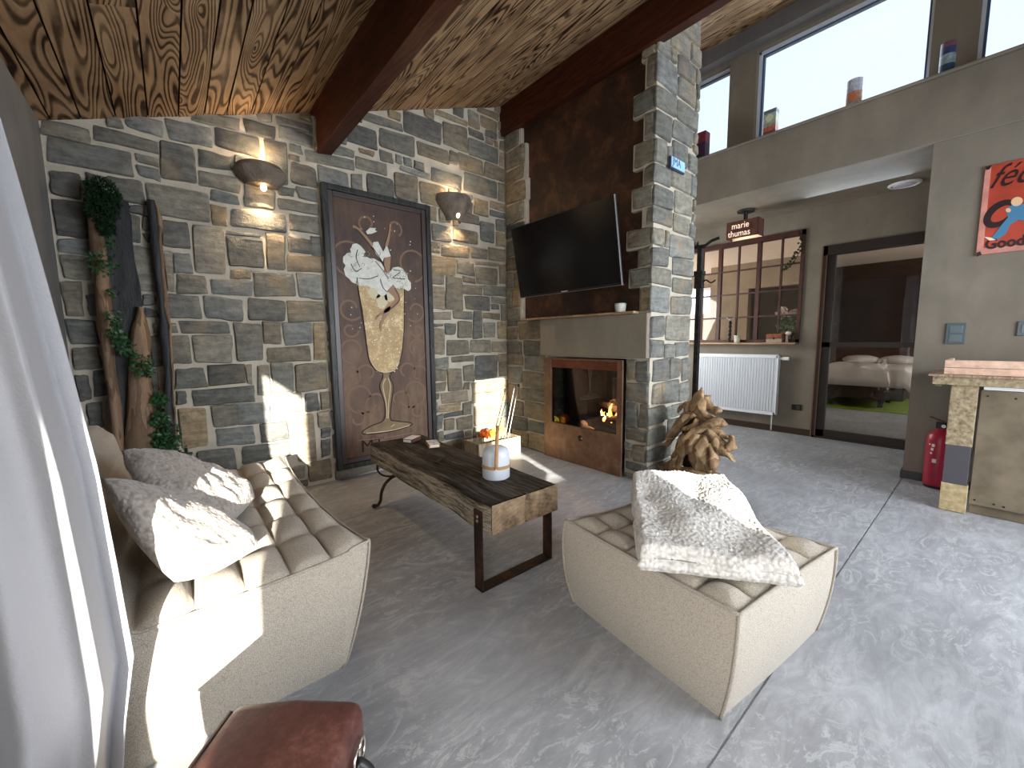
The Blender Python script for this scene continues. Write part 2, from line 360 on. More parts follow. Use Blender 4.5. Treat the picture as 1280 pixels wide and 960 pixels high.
# radiator wall with inner window and bedroom door
WY0, WY1, WZ0, WZ1 = 1.485, 3.05, 1.085, 2.357; DY0, DY1, DZ = .42, 1.318, 2.135
wall('wall_far', [(X_R, DY1, 0, X_R+.15, WY0, 2.6), (X_R, WY0, 0, X_R+.15, WY1, WZ0), (X_R, WY0, WZ1, X_R+.15, WY1, 2.6), (X_R, WY1, 0, X_R+.15, 3.7, 2.6),
                  (X_R, DY0, DZ, X_R+.15, DY1, 2.6)], PLASTER, 'grey plastered wall with the radiator and the inner window')
bd = MB(); bd.box(X_R-.014, DY1, 0, X_R, 3.4, .075); struct(bd.build('baseboard_far', simple('dark_brown_skirting', (.035, .017, .011), .5)), 'dark brown skirting under the radiator', 'baseboard')
bd = MB(); bd.box(X_S-.014, -1.5, 0, X_S, .42, .062); bd.box(X_S-.014, .42, 0, X_R, .432, .062); struct(bd.build('baseboard_right', simple('slate_skirting', (.03, .035, .038), .5)), 'slate skirting behind the fire extinguisher', 'baseboard')
# inner window
iw = empty('window_4', (X_R, 2.2, WZ0), 'oxblood steel inner window with small panes above the radiator', 'window'); iw['kind'] = 'structure'
def ybar(y, w, d=.03): b = MB(); b.box(X_R-.012, y-w/2, WZ0, X_R-.012+d, y+w/2, WZ1); return b
b = MB(); b.box(X_R-.02, WY0, WZ1-.055, X_R+.06, WY1, WZ1); b.box(X_R-.02, WY0, WZ0, X_R+.06, WY1, WZ0+.035); b.box(X_R-.02, WY0, WZ0, X_R+.06, WY0+.035, WZ1); b.box(X_R-.02, WY1-.035, WZ0, X_R+.06, WY1, WZ1)
child(b, 'window_frame', REDFR, iw)
for y in (1.955, 2.415, 2.86): child(ybar(y, .042, .05), 'mullion', REDFR, iw)
for y in (1.71, 2.185, 2.64): child(ybar(y, .02), 'glazing_bar', REDFR, iw)
for z in (1.995, 1.70, 1.405): b = MB(); b.box(X_R-.008, WY0, z-.009, X_R+.014, WY1, z+.009); child(b, 'glazing_bar', REDFR, iw)
b = MB(); b.box(X_R+.016, WY0, WZ0, X_R+.020, WY1, WZ1); child(b, 'pane', GLASS, iw)
b = MB(); b.bbox(X_R-.13, WY0+.005, WZ0-.022, X_R+.02, WY1+.1, WZ0, .004)
struct(b.build('window_sill', woodmat('sill_wood', (.20, .10, .05), (.52, .36, .22), (14, 1.6, 14))), 'thin wooden window sill above the radiator', 'window sill')
# bedroom door
DK = simple('dark_bronze_frame', (.020, .012, .010), .4)
do = empty('door_1', (X_R, .9, 0), 'dark framed glass door with the bed behind it', 'door'); do['kind'] = 'structure'
b = MB(); b.box(X_R-.02, DY1-.05, 0, X_R+.08, DY1, DZ); b.box(X_R-.02, DY0, DZ-.10, X_R+.08, DY1, DZ); b.box(X_R-.02, DY0, 0, X_R+.08, DY1, .02); child(b, 'door_frame', DK, do)
b = MB(); b.box(X_R-.024, DY1-.012, 0, X_R-.020, DY1, DZ); b.box(X_R-.024, DY1-.05, 0.02, X_R-.02, DY1-.043, DZ-.1); child(b, 'frame_edge', simple('copper_brown_edge', (.16, .07, .035), .4), do)
b = MB(); b.box(X_R, DY1-.12, .02, X_R+.05, DY1-.05, DZ-.10); b.box(X_R, DY0, .02, X_R+.05, DY0+.07, DZ-.1); b.box(X_R, DY0, .02, X_R+.05, DY1-.05, .095); b.box(X_R, DY0, 1.03, X_R+.05, DY1-.05, 1.085); child(b, 'door_leaf', DK, do)
b = MB(); b.box(X_R+.022, DY0, .09, X_R+.028, DY1-.1, DZ-.1); child(b, 'pane', GLASS, do)

# rooms behind
XB = 10.3
wall('wall_bedroom', [(XB, -2.2, 0, XB+.1, 2.55, 2.55)], simple('bedroom_brown', (.032, .018, .014), .8, var=(2, .35)), 'dark brown wall behind the bed')
wall('wall_partition', [(5.74, 1.36, 0, 5.80, 1.42, 2.5)], ROOM_B, 'partition between the bedroom and the next room')
wall('wall_next', [(XB-.1, 2.4, 0, XB, 3.0, 2.55), (8.3, 3.05, 0, 8.45, 3.75, 2.55), (8.45, 3.65, 0, XB, 3.75, 2.55), (9.0, 3.75, 0, 9.1, 5.6, 2.55), (8.3, 2.2, 2.05, 8.45, 3.05, 2.55)], ROOM_B, 'light plastered wall of the next room')
wall('wall_outer', [(5.75, -2.3, 0, XB+.1, -2.2, 2.5), (5.6, 5.6, 0, XB+.1, 5.7, 2.5), (XB, 2.5, 0, XB+.1, 5.7, 2.55), (5.6, 3.7, 0, 5.75, 5.7, 2.5), (5.65, -2.3, 0, 5.75, .42, 2.5)], ROOM_B, 'outer walls of the rooms behind')
cr = MB(); cr.box(5.74, -2.3, 2.52, XB+.1, 5.7, 2.57); struct(cr.build('ceiling_rooms', simple('pale_room_ceiling', (.78, .68, .58), .8)), 'pale ceiling of the rooms behind the glass', 'ceiling')

pw = MB(); pw.add([(5.78, 1.36, 0), (XB, 2.46, 0), (XB, 2.54, 0), (5.78, 1.42, 0), (5.78, 1.36, 2.52), (XB, 2.46, 2.52), (XB, 2.54, 2.52), (5.78, 1.42, 2.52)], [(0, 3, 2, 1), (4, 5, 6, 7), (0, 1, 5, 4), (1, 2, 6, 5), (2, 3, 7, 6), (3, 0, 4, 7)])
struct(pw.build('wall_slanted', ROOM_B), 'slanting partition between the two rooms behind', 'wall')
# ------------------------------------------------------------------ stone masonry
PAL = [((.150, .153, .145), 5), ((.125, .132, .132), 4), ((.185, .182, .165), 4), ((.16, .148, .125), 3), ((.24, .195, .135), 1.2), ((.20, .175, .14), 2), ((.105, .108, .108), 2), ((.16, .175, .18), 2)]
def pick(rr, warm=0):
    ws = [w*(1+warm*3 if c[0] > c[2]+.02 else 1) for c, w in PAL]; c = rr.choices([c for c, _ in PAL], ws)[0]
    k = rr.uniform(.85, 1.18); return tuple(x*k for x in c)
def stone(mb, u0, v0, u1, v1, fmap, rr, col, d=.018, sk=.0085):
    """one dressed block, outline u0..v1 on the wall, face proud by d"""
    w, h = u1-u0, v1-v0; r = min(w, h)*rr.uniform(.05, .14); cs = [(u0, v0), (u1, v0), (u1, v1), (u0, v1)]
    cs = [(a+rr.uniform(-sk, sk)*1.3, b+rr.uniform(-sk, sk)*1.3) for a, b in cs]; pts = []
    for i in range(4):
        p, q, n = cs[i-1], cs[i], cs[(i+1) % 4]
        def to(a, b, t): l = math.hypot(b[0]-a[0], b[1]-a[1]) or 1; return (a[0]+(b[0]-a[0])*t/l, a[1]+(b[1]-a[1])*t/l)
        a, b = to(q, p, r), to(q, n, r)
        pts.append(a); pts.append(((a[0]+b[0])/4+q[0]/2, (a[1]+b[1])/4+q[1]/2)); pts.append(b)
        e = to(n, q, r)
        for t in (.33, .66): pts.append((b[0]+(e[0]-b[0])*t+rr.uniform(-1, 1)*sk*.5, b[1]+(e[1]-b[1])*t+rr.uniform(-1, 1)*sk*.5))
    n = len(pts); cx = sum(p[0] for p in pts)/n; cy = sum(p[1] for p in pts)/n
    seed = Vector((rr.random()*50, rr.random()*50, 0)); vs = []
    for s_, dd in ((1, -.004), (1, d*.45), (max(.8, 1-.007/min(w, h)*2), d*.95), (.55, d*1.05)):
        for (a, b) in pts:
            x, y = cx+(a-cx)*s_, cy+(b-cy)*s_
            k = mnoise.noise(seed+Vector((x*9, y*14, 0)))*.006 if s_ < 1 else 0
            vs.append(fmap(x, y, dd+k))
    vs.append(fmap(cx, cy, d*1.1)); fs = []
    for j in range(3):
        for i in range(n): fs.append((j*n+i, j*n+(i+1) % n, (j+1)*n+(i+1) % n, (j+1)*n+i))
    fs += [(3*n+i, 3*n+(i+1) % n, 4*n) for i in range(n)]
    mb.add(vs, fs, col)
def hits(rects, r, g):
    return any(r[0] < q[2]+g and r[2] > q[0]-g and r[1] < q[3]+g and r[3] > q[1]-g for q in rects)
def fill(rects, u0, v0, u1, v1, rr, keep=lambda r: True, sizes=((.42, .17), (.34, .14), (.28, .2), (.26, .11), (.2, .13), (.15, .1), (.12, .06), (.07, .05), (.05, .04)), g=.016):
    """drop blocks of falling size into whatever is still bare mortar"""
    for (w, h) in sizes:
        for a in range(int((v1-v0)/.03)):
            v = v0+a*.03
            u = u0+rr.uniform(0, .04)
            while u < u1-w*.6:
                ww, hh = w*rr.uniform(.75, 1.2), h*rr.uniform(.8, 1.2)
                r = (u, v, min(u+ww, u1), min(v+hh, v1))
                if r[2]-r[0] > .03 and r[3]-r[1] > .025 and keep(r) and not hits(rects, r, g): rects.append(r); u += ww
                else: u += .035
CROPS = {'A': (50, 140, 3.5556), 'B': (180, 360, 3.84), 'C': (60, 400, 3.692), 'D': (380, 0, 4.), 'E': (380, 210, 5.333), 'F': (525, 130, 4.8), 'G': (525, 320, 3.842),
         'H': (780, 50, 2.745), 'I': (770, 380, 4.364)}
TR = {'A': '15,50,215,130 8,125,62,250 228,60,522,188 385,40,545,92 568,45,770,155 702,22,885,72 775,72,975,190 905,30,1045,105 1050,15,1212,88 1058,70,1212,145 525,120,695,322 688,162,862,270 698,262,895,360 992,130,1105,320 1128,228,1220,330 32,275,190,380 312,282,455,405 478,312,745,485 765,365,860,410 770,415,838,495 892,315,1050,440 1040,328,1130,378 1138,345,1232,390 1070,390,1225,458 845,440,1100,530 1105,460,1235,545 48,390,195,552 395,415,470,460 400,460,450,582 462,475,500,585 530,488,660,605 672,500,832,728 800,518,982,565 835,575,990,695 1000,548,1090,688 1095,560,1195,618 1210,560,1245,635 1110,640,1250,708 65,562,215,625 85,648,225,748 400,597,505,800 540,612,598,800 588,625,680,720 622,738,735,800 760,748,935,815 855,700,930,735 952,718,1135,820 1142,722,1250,820 98,770,190,880 198,775,232,865 450,810,520,865 462,870,525,920',
      'B': '105,40,272,148 282,45,472,152 502,58,675,145 690,60,850,155 175,175,398,215 430,170,570,350 568,172,660,265 665,170,805,270 812,175,875,340 588,280,798,345 135,235,220,355 245,232,410,355 30,235,85,355 142,385,302,475 320,378,480,462 488,375,528,455 535,378,612,515 620,370,718,485 725,365,885,485 148,492,208,555 220,470,530,540 165,565,318,762 322,545,445,655 445,530,610,642 620,500,760,590 765,512,838,585 855,500,888,570 340,658,532,740 548,645,700,720 720,600,835,825 812,590,888,660 842,670,892,712 845,725,895,805 465,732,700,808 250,762,442,895 460,815,690,900 785,830,905,912 700,820,775,912',
      'C': '88,10,228,105 105,130,140,212 150,125,240,210 118,255,198,368 165,375,262,488 470,225,525,320 470,330,530,480 605,610,675,690',
      'D': '300,570,480,655 500,565,685,720 665,555,815,625 215,615,362,752 370,635,552,790 560,700,722,820 695,610,815,750 822,555,872,650 880,550,968,585 880,590,962,665 828,650,895,690 905,660,962,695 825,690,970,810 975,700,1018,755 975,765,1020,830 0,740,250,860 145,780,255,830',
      'E': '100,10,288,130 302,30,398,155 610,25,750,230 780,85,950,265 640,0,835,65',
      'F': '230,305,375,415 175,275,222,370 60,375,250,515 385,355,525,475 270,415,455,570 465,485,538,585 319,560,410,680 425,585,520,640 415,632,540,700 358,700,445,840 455,708,525,765 462,775,545,858 48,632,98,698 105,635,180,700 235,650,355,735 70,722,182,828 202,750,332,838 55,835,118,890 128,840,290,910 308,860,402,925 412,868,530,940',
      'G': '45,5,160,90 175,20,260,98 262,25,375,50 269,52,360,130 368,40,432,135 50,100,110,138 50,145,115,240 120,100,202,255 208,140,298,180 305,148,428,190 215,190,335,262 340,202,422,230 338,232,378,260 385,235,435,310 68,272,150,305 158,272,245,302 252,272,298,395 302,272,382,305 60,320,112,338 55,345,118,470 118,318,172,382 178,315,245,395 302,318,362,395 370,318,432,400 130,405,232,470 238,402,340,462 340,405,434,462 65,488,138,538 148,485,260,510 262,478,372,585 362,475,434,505 380,510,434,570 65,545,125,598 118,520,200,640 203,525,265,600 208,605,240,640 245,590,432,640 70,610,110,642 98,648,230,695 248,645,300,700 305,650,380,700 90,700,195,738 203,695,250,755 255,705,355,800 360,680,432,760 115,742,200,768 115,775,165,830 170,765,250,825 78,740,110,830 360,765,430,850 255,805,355,860 115,838,210,870',
      }
rr = random.Random(11); rects = []
EX = .0
def addpx(cid, q, ax, val, sx, lst, lim):
    x0, y0, s = CROPS[cid]; a = P(x0+q[0]/s, y0+q[1]/s, ax, val); b = P(x0+q[2]/s, y0+q[3]/s, ax, val)
    h = 1-ax if ax < 2 else 0
    r = (min(a[h], b[h]), min(a.z, b.z), max(a[h], b[h]), max(a.z, b.z))
    r = (max(r[0], lim[0]), r[1], min(r[2], lim[1]), r[3])
    if r[2]-r[0] < .025: return
    if r[3]-r[1] < .035: c = (r[1]+r[3])/2; r = (r[0], c-.02, r[2], c+.02)
    r = list(r); G = .013
    for q in lst:                                        # trim against blocks already laid
        if r[0] < q[2]+G and r[2] > q[0]-G and r[1] < q[3]+G and r[3] > q[1]-G:
            cuts = [(q[2]+G-r[0], 0, q[2]+G), (r[2]-q[0]+G, 2, q[0]-G), (q[3]+G-r[1], 1, q[3]+G), (r[3]-q[1]+G, 3, q[1]-G)]
            _, k, v = min(cuts); r[k] = v
    if r[2]-r[0] > .035 and r[3]-r[1] > .025 and not hits(lst, r, .004): lst.append(tuple(r))
def grow(lst, lim, g=.0135, mx=.03):
    """let every block swell until only a normal joint is left"""
    for rnd in range(6):
        for i in range(len(lst)):
            for k, s in ((0, -1), (1, -1), (2, 1), (3, 1)):
                r = list(lst[i]); r[k] += s*mx/6
                if r[0] < lim[0] or r[1] < lim[1] or r[2] > lim[2] or r[3] > lim[3]: continue
                oth = lst[:i]+lst[i+1:]
                if not hits(oth, r, g): lst[i] = tuple(r)
for cid in 'ABCDEFG':
    for t in TR[cid].split(): addpx(cid, [float(k) for k in t.split(',')], 1, Y_B, 1, rects, (X_L+.01, X_F-.01))
fill(rects, X_L+.01, .01, X_F-.012, 3.55, rr, keep=lambda r: r[3] < cz(r[0])-.0 or r[1] < cz(r[0])-.08)
grow(rects, (X_L+.008, .008, X_F-.01, 3.6))
wl = MB(); wl.box(X_L-.1, Y_B, 0, 4.0, Y_B+.25, 4.3, mi=1); wl.box(5.2, Y_B, 0, 5.7, Y_B+.25, 4.3, mi=1); wl.box(4.0, Y_B, 0, 5.2, Y_B+.25, .9, mi=1); wl.box(4.0, Y_B, 2.0, 5.2, Y_B+.25, 4.3, mi=1)  # includes an unseen opening, invented to go with the passage fill lamp
fb = lambda u, v, d: Vector((u, Y_B-d, v))
for r in [(a-EX, b-EX, c+EX, d+EX) for a, b, c, d in rects]:
    warm = 1 if r[0] > 1.8 else (-.25 if r[0] < .5 else 0); stone(wl, *r, fb, rr, pick(rr, warm))
wl.m = [1 if c is None else 0 for c in wl.c]
struct(wl.build('wall_back', [STONE, MORTAR], auto=.7), 'rough sandstone block wall with the tall framed picture', 'wall')

# fireplace wall: rusty sheet recessed between jagged stone borders
YC = 1.717; XE = 3.44; fw = MB(); rects = []
ff = lambda u, v, d: Vector((X_F-d, u, v))
fx = lambda y0, z0, y1, z1, x0=X_F, x1=None: fw.box(x0, y0, z0, x1 or XE, y1, z1, mi=1)
FY0, FY1, FZ = 1.93, 2.84, .985                     # steel plate outline on the wall
fx(YC+.002, 0, FY0, 1.34); fx(FY1, 0, Y_B, 1.34); fx(FY0, FZ, FY1, 1.34)
fx(FY0, 0, FY1, FZ, X_F+.60)                         # back of firebox
fx(YC+.002, 1.34, Y_B, 4.3, 2.895)                   # core behind the sheet
fx(YC+.002, 1.34, YC+.10, 4.3)
rp = []
for t in '82,75,125,140 38,195,124,228 74,250,120,325 38,358,118,420 72,432,116,488 32,510,114,565 78,575,112,630 14,660,110,705 54,712,108,770 22,790,108,838 60,848,108,912'.split():
    q = [float(k) for k in t.split(',')]; a = P(780+q[0]/2.745, 50+q[1]/2.745, 0, X_F); b = P(780+q[2]/2.745, 50+q[3]/2.745, 0, X_F)
    rp.append((YC+.008, min(a.z, b.z), max(a.y, b.y), max(a.z, b.z)))
rp.sort(key=lambda r: r[1]); rp2 = []
zc = 1.36
for i, r in enumerate(rp):
    z0 = zc; z1 = (r[3]+(rp[i+1][1] if i+1 < len(rp) else r[3]+.05))/2-.008; z1 = max(z1, z0+.09); zc = z1+.016
    rp2.append((r[0], z0, r[2], z1))
while zc < 3.75: h = .17; rp2.append((YC+.008, zc, YC+rr.choice((.12, .22)), zc+h)); zc += h+.016
for i, r in enumerate(rp2):
    n = 18; poly = []                                # rounded mortar bed around each border stone
    fw.bbox(2.835, YC+.01, r[1]-.012, 2.90, r[2]+.022, r[3]+.012, .010, mi=1)
    rects.append(r)
zc = 1.36
while zc < 3.6:                                      # left border
    h = rr.uniform(.10, .19); w = rr.choice((.23, .28, .34, .30)); y0 = Y_B-w
    if 2.0 < zc < 2.6: y0 = Y_B-w-.02
    fw.bbox(2.835, y0-.022, zc-.012, 2.90, Y_B, zc+h+.012, .010, mi=1)
    if rr.random() < .5: rects.append((y0, zc, Y_B-.015, zc+h))
    else: k = y0+(Y_B-y0)*rr.uniform(.4, .6); rects += [(y0, zc, k-.008, zc+h), (k+.008, zc, Y_B-.015, zc+h)]
    zc += h+.016
for t in '45,300,108,418 118,305,198,425 45,432,192,535 45,550,115,660 130,550,200,672 40,678,200,765 40,780,85,800 95,790,205,855 75,860,190,935'.split():
    q = [float(k) for k in t.split(',')]; a = P(770+q[0]/4.364, 380+q[1]/4.364, 0, X_F); b = P(770+q[2]/4.364, 380+q[3]/4.364, 0, X_F)
    r = (max(YC+.008, min(a.y, b.y)), min(a.z, b.z), min(FY0-.006, max(a.y, b.y)), max(a.z, b.z))
    if r[2]-r[0] > .04 and r[3]-r[1] > .03 and not hits(rects, r, .0): rects.append(r)
SZ = ((.3, .13), (.22, .12), (.17, .13), (.13, .1), (.1, .06), (.06, .05))
fill(rects, YC+.008, .01, FY0-.006, .985, rr, sizes=SZ); fill(rects, FY1+.004, .01, Y_B-.012, .995, rr, sizes=SZ); fill(rects, 2.92, .99, Y_B-.012, 1.335, rr, sizes=SZ)
for lim in ((YC+.006, .006, FY0-.006, .990), (FY1+.003, .006, Y_B-.008, .992), (2.9, .985, Y_B-.008, 1.338)):
    sub_ = [r for r in rects if r[0] >= lim[0]-.004 and r[2] <= lim[2]+.004 and r[1] >= lim[1]-.004 and r[3] <= lim[3]+.006]; rest = [r for r in rects if r not in sub_]
    grow(sub_, lim, mx=.04); rects = rest+sub_
for r in rects: stone(fw, *r, ff, rr, pick(rr, .6 if r[0] > 2.6 else 0))
# return face (towards the passage)
rects = []; fs_ = lambda u, v, d: Vector((u, YC-d, v))
for r in rp2:                                        # corner blocks wrap round
    rects.append((X_F-.022, r[1], X_F+rr.choice((.13, .19, .25)), r[3]))
for t in '268,62,392,200 262,215,312,290 320,210,390,280 198,305,282,415 288,298,345,400 355,295,380,400 195,435,240,540 245,425,330,530 205,548,268,665 272,540,330,650'.split():
    q = [float(k) for k in t.split(',')]; a = P(770+q[0]/4.364, 380+q[1]/4.364, 1, YC); b = P(770+q[2]/4.364, 380+q[3]/4.364, 1, YC)
    r = (max(X_F-.02, min(a.x, b.x)), min(a.z, b.z), min(XE, max(a.x, b.x)), max(a.z, b.z))
    if r[2]-r[0] > .04 and not hits(rects, r, .004): rects.append(r)
fw.box(X_F-.005, YC, 0, XE, YC+.01, 4.3, mi=1)
fill(rects, X_F-.012, .01, XE+.004, 3.9, rr, sizes=SZ); grow(rects, (X_F-.024, .006, XE+.006, 3.95), mx=.04)
for r in rects: c = pick(rr, -.3); stone(fw, *r, fs_, rr, tuple(x*1.12 for x in c), d=.02)
fw.m = [1 if c is None else 0 for c in fw.c]
struct(fw.build('wall_fireplace', [STONE, MORTAR], auto=.7), 'stone chimney breast with the fireplace and rusty sheet', 'chimney')
rs = MB(); rs.box(2.876, YC+.101, 1.362, 2.894, 3.43, 3.55); tag(rs.build('rusted_metal_sheet', RUST_D), 'dark rusted metal sheet set into the chimney behind the television', 'metal panel', None, 'structure')
# ------------------------------------------------------------------ fireplace
LINTEL = mat_plaster('cast_concrete_lintel', (.235, .21, .17))
b = MB(); b.bbox(2.775, YC+.002, .998, 2.86, 2.888, 1.343, .006)
tag(b.build('mantel_lintel', LINTEL), 'pale grey concrete lintel beam right above the firebox', 'lintel', None, 'structure')
b = MB(); pts = []
n = 40
for i in range(n+1):
    y = 1.815+(3.12-1.815)*i/n; pts.append((2.735+.012*mnoise.noise(Vector((y*5, 0, 0))), y))
vs = [(x, y, 1.344) for x, y in pts]+[(x+.002, y, 1.361) for x, y in pts]+[(2.872, y, 1.344) for x, y in pts]+[(2.872, y, 1.361) for x, y in pts]; N = n+1
fs = []
for i in range(n): fs += [(i, N+i, N+i+1, i+1), (N+i, 3*N+i, 3*N+i+1, N+i+1), (2*N+i, i, i+1, 2*N+i+1)]
fs += [(0, 2*N, 3*N, N), (n, N+n, 3*N+n, 2*N+n)]
b.add(vs, fs); tag(b.build('mantel_shelf', woodmat('shelf_oak', (.22, .13, .07), (.50, .36, .22), (14, 1.6, 14))), 'thin raw edge wooden shelf resting on the concrete lintel', 'shelf')

OY0, OY1, OZ0, OZ1 = 1.985, 2.745, .352, .885
fi = empty('fireplace_insert', (2.79, 2.38, 0), 'brown steel fireplace insert with glass front and burning fire', 'fireplace')
b = MB(); X0, X1 = 2.782, 2.80; PY0, PY1, PZ = 1.934, 2.836, .976
b.box(X0, PY0, .002, X1, PY1, OZ0); b.box(X0, PY0, OZ0, X1, OY0, PZ); b.box(X0, OY1, OZ0, X1, PY1, PZ); b.box(X0, OY0, OZ1+.075, X1, OY1, PZ)
child(b, 'surround', CORTEN, fi, bevel=.002)
b = MB(); b.box(X0+.01, OY0, OZ1, X1+.03, OY1, OZ1+.075); child(b, 'header_bar', mat_rust('red_rust', [(.09, .025, .012), (.16, .05, .022), (.25, .09, .04)]), fi)
SOOT = simple('sooty_firebox', (.012, .011, .010), .85, var=(6, .6))
b = MB(); b.box(3.34, OY0-.03, .28, 3.36, OY1+.03, .96); b.box(2.801, OY0-.04, .28, 3.36, OY0-.015, .96); b.box(2.801, OY1+.015, .28, 3.36, OY1+.04, .96); b.box(2.832, OY0-.03, .28, 3.36, OY1+.03, .33); b.box(2.832, OY0-.03, .95, 3.36, OY1+.03, .97)
child(b, 'firebox', SOOT, fi)
b = MB(); b.box(2.806, OY0, OZ0, 2.810, OY1, OZ1); child(b, 'glass_front', GLASS, fi)
b = MB(); b.lathe([(.0, .004), (.018, .004), (.021, 0), (.026, 0)], n=24, M=Matrix.Translation((2.781, P(725, 548, 0, 2.78).y, P(725, 548, 0, 2.78).z))@Matrix.Rotation(-PI/2, 4, 'Y')); 
kp = child(b, 'air_vent', simple('steel_ring', (.5, .42, .34), .3, .9), fi)
c_ = P(725, 548, 0, 2.78); b = MB(); b.lathe([(0, .0055), (.017, .0055), (.0185, .003)], n=24, M=Matrix.Translation((2.7805, c_.y, c_.z))@Matrix.Rotation(-PI/2, 4, 'Y')); child(b, 'vent_hole', BLACK, fi)
BARK = simple('charred_firewood', (.035, .022, .016), .9, bmp=(40, .8, .01), var=(10, .5))
def fire(px, py, x): return P(px, py, 0, x)
R_.seed(5)
for i, (y0, y1, z, x, r) in enumerate([(2.02, 2.42, .375, 2.93, .035), (2.05, 2.46, .38, 3.05, .045), (2.0, 2.30, .44, 2.98, .036), (2.10, 2.38, .50, 3.05, .028)]):
    b = MB(); b.tube([(x+.03*math.sin(i*2+t*2), y0+(y1-y0)*t, z+(.05*t if i == 3 else .02*math.sin(t*3+i))) for t in (0, .25, .5, .75, 1)], [r*k for k in (.9, 1.05, 1, 1.04, .85)], 10)
    tag(b.build('fire_log', BARK, smooth=True), ('charred log lying frontmost in the fire', 'thick charred log at the back of the fire', 'charred log resting on top of the front log', 'thin charred log tilted highest in the flames')[i], 'log', 'logs burning in the fireplace')
fm, nt, bb_ = newmat('flame'); nt.nodes.remove(bb_); em = nt.nodes.new('ShaderNodeEmission'); tc = nt.nodes.new('ShaderNodeTexCoord')
fz = noise(nt, coords(nt), 26, 3); nt.links.new(ramp(nt, fz, [(.38, (1., .12, .015)), (.5, (1, .42, .08)), (.6, (1, .80, .38))]), em.inputs[0]); em.inputs[1].default_value = 5.5
nt.links.new(em.outputs[0], nt.nodes['Material Output'].inputs[0])
fo = empty('fire', (2.95, 2.15, .42), 'orange flames licking around the logs behind the glass', 'fire'); fo['kind'] = 'thing'
for i in range(15):
    y = 2.03+.30*R_.random(); x = 2.90+.16*R_.random(); h = .06+.15*R_.random()*(1-abs(y-2.15)/.3); z = .37+.05*R_.random(); w = .012+.012*R_.random(); p = R_.random()*6
    b = MB(); b.tube([(x, y+.018*math.sin(p+t*5)*t, z+h*t) for t in (0, .15, .35, .55, .75, .9, 1)], [w*k for k in (.5, 1, 1.0, .72, .45, .2, .03)], 8, flat=.55); child(b, 'flame', fm, fo, smooth=True)
fl_ = bpy.data.lights.new('fire_glow', 'POINT'); fl_.energy = 5; fl_.color = (1, .45, .15); fl_.shadow_soft_size = .06
flo = bpy.data.objects.new('fire_glow', fl_); COL.objects.link(flo); flo.location = (2.96, 2.15, .56)
c_ = fire(728, 527, 2.86); b = MB(); b.blob((2.87, c_.y, .36), (.035, .045, .04), 3, amp=.3); tag(b.build('pebble', simple('pale_stone', (.5, .38, .32), .8), smooth=True), 'pale round stone lying left of the fire behind the glass', 'stone')
b = MB(); b.blob((2.86, 2.36, .345), (.03, .08, .018), 2, amp=.5); tag(b.build('ash_heap', simple('ash', (.5, .44, .4), .95), smooth=True), 'small heap of white ash between stone and fire', 'ash', None, 'stuff')

# ------------------------------------------------------------------ television
TX, TXB = 2.435, 2.545; tl = P(638, 288, 0, TX); trp = P(768, 240, 0, TX); br = P(776, 357, 0, TXB); bl = P(650, 372, 0, TXB)
yL, yR = (tl.y+bl.y)/2, (trp.y+br.y)/2; zt, zb = (tl.z+trp.z)/2, (br.z+bl.z)/2
upv = Vector((TX-TXB, 0, zt-zb)); TH = upv.length; upv.normalize(); sv = Vector((0, 1, 0)); nv = sv.cross(upv); nv = nv if nv.x < 0 else -nv
cen = Vector(((TX+TXB)/2, (yL+yR)/2, (zt+zb)/2)); TW = yL-yR
MT = Matrix((sv, upv, nv)).transposed().to_4x4(); MT.translation = cen
tv = empty('television', cen, 'black flat television tilted down on the rusty chimney panel', 'television')
SCR = simple('dark_screen', (.004, .004, .005), .22, spec=.35)
b = MB(); b.bbox(-TW/2, -TH/2, -.03, TW/2, TH/2, -.004, .004, M=MT); child(b, 'housing', simple('black_tv_plastic', (.01, .01, .011), .35), tv)
b = MB(); b.box(-TW/2+.008, -TH/2+.016, -.005, TW/2-.008, TH/2-.008, -.0025, M=MT); child(b, 'screen', SCR, tv)
b = MB(); b.box(-TW/2-.0015, -TH/2, -.014, -TW/2+.001, TH/2, -.002, M=MT); b.box(-TW/2, -TH/2-.003, -.03, TW/2, -TH/2, -.002, M=MT); child(b, 'side_trim', simple('silver_edge', (.35, .36, .38), .35, .8), tv)
b = MB(); b.box(-.035, -TH/2+.004, -.003, .035, -TH/2+.012, -.0015, M=MT); child(b, 'maker_badge', simple('silver_badge', (.7, .7, .72), .3, .6), tv)
b = MB(); b.box(2.862, cen.y-.12, cen.z-.12, 2.876, cen.y+.12, cen.z+.12); b.tube([(2.865, cen.y, cen.z+.05), (2.70, cen.y+.08, cen.z+.02), tuple(MT@Vector((0, 0, -.03)))], .02, 8); child(b, 'wall_bracket', BLACK, tv)

# cup on the shelf
c_ = P(775, 388, 0, 2.79); b = MB(); z0 = 1.361
b.lathe([(0, z0), (.034, z0), (.040, z0+.004), (.047, z0+.068), (.045, z0+.071), (.041, z0+.068), (.036, z0+.012), (0, z0+.010)], 2.795, c_.y, 32)
tag(b.build('candle_cup', simple('grey_white_ceramic', (.50, .50, .47), .5, var=(30, .15)), smooth=True), 'small grey white cup on the mantel shelf below the television', 'cup')

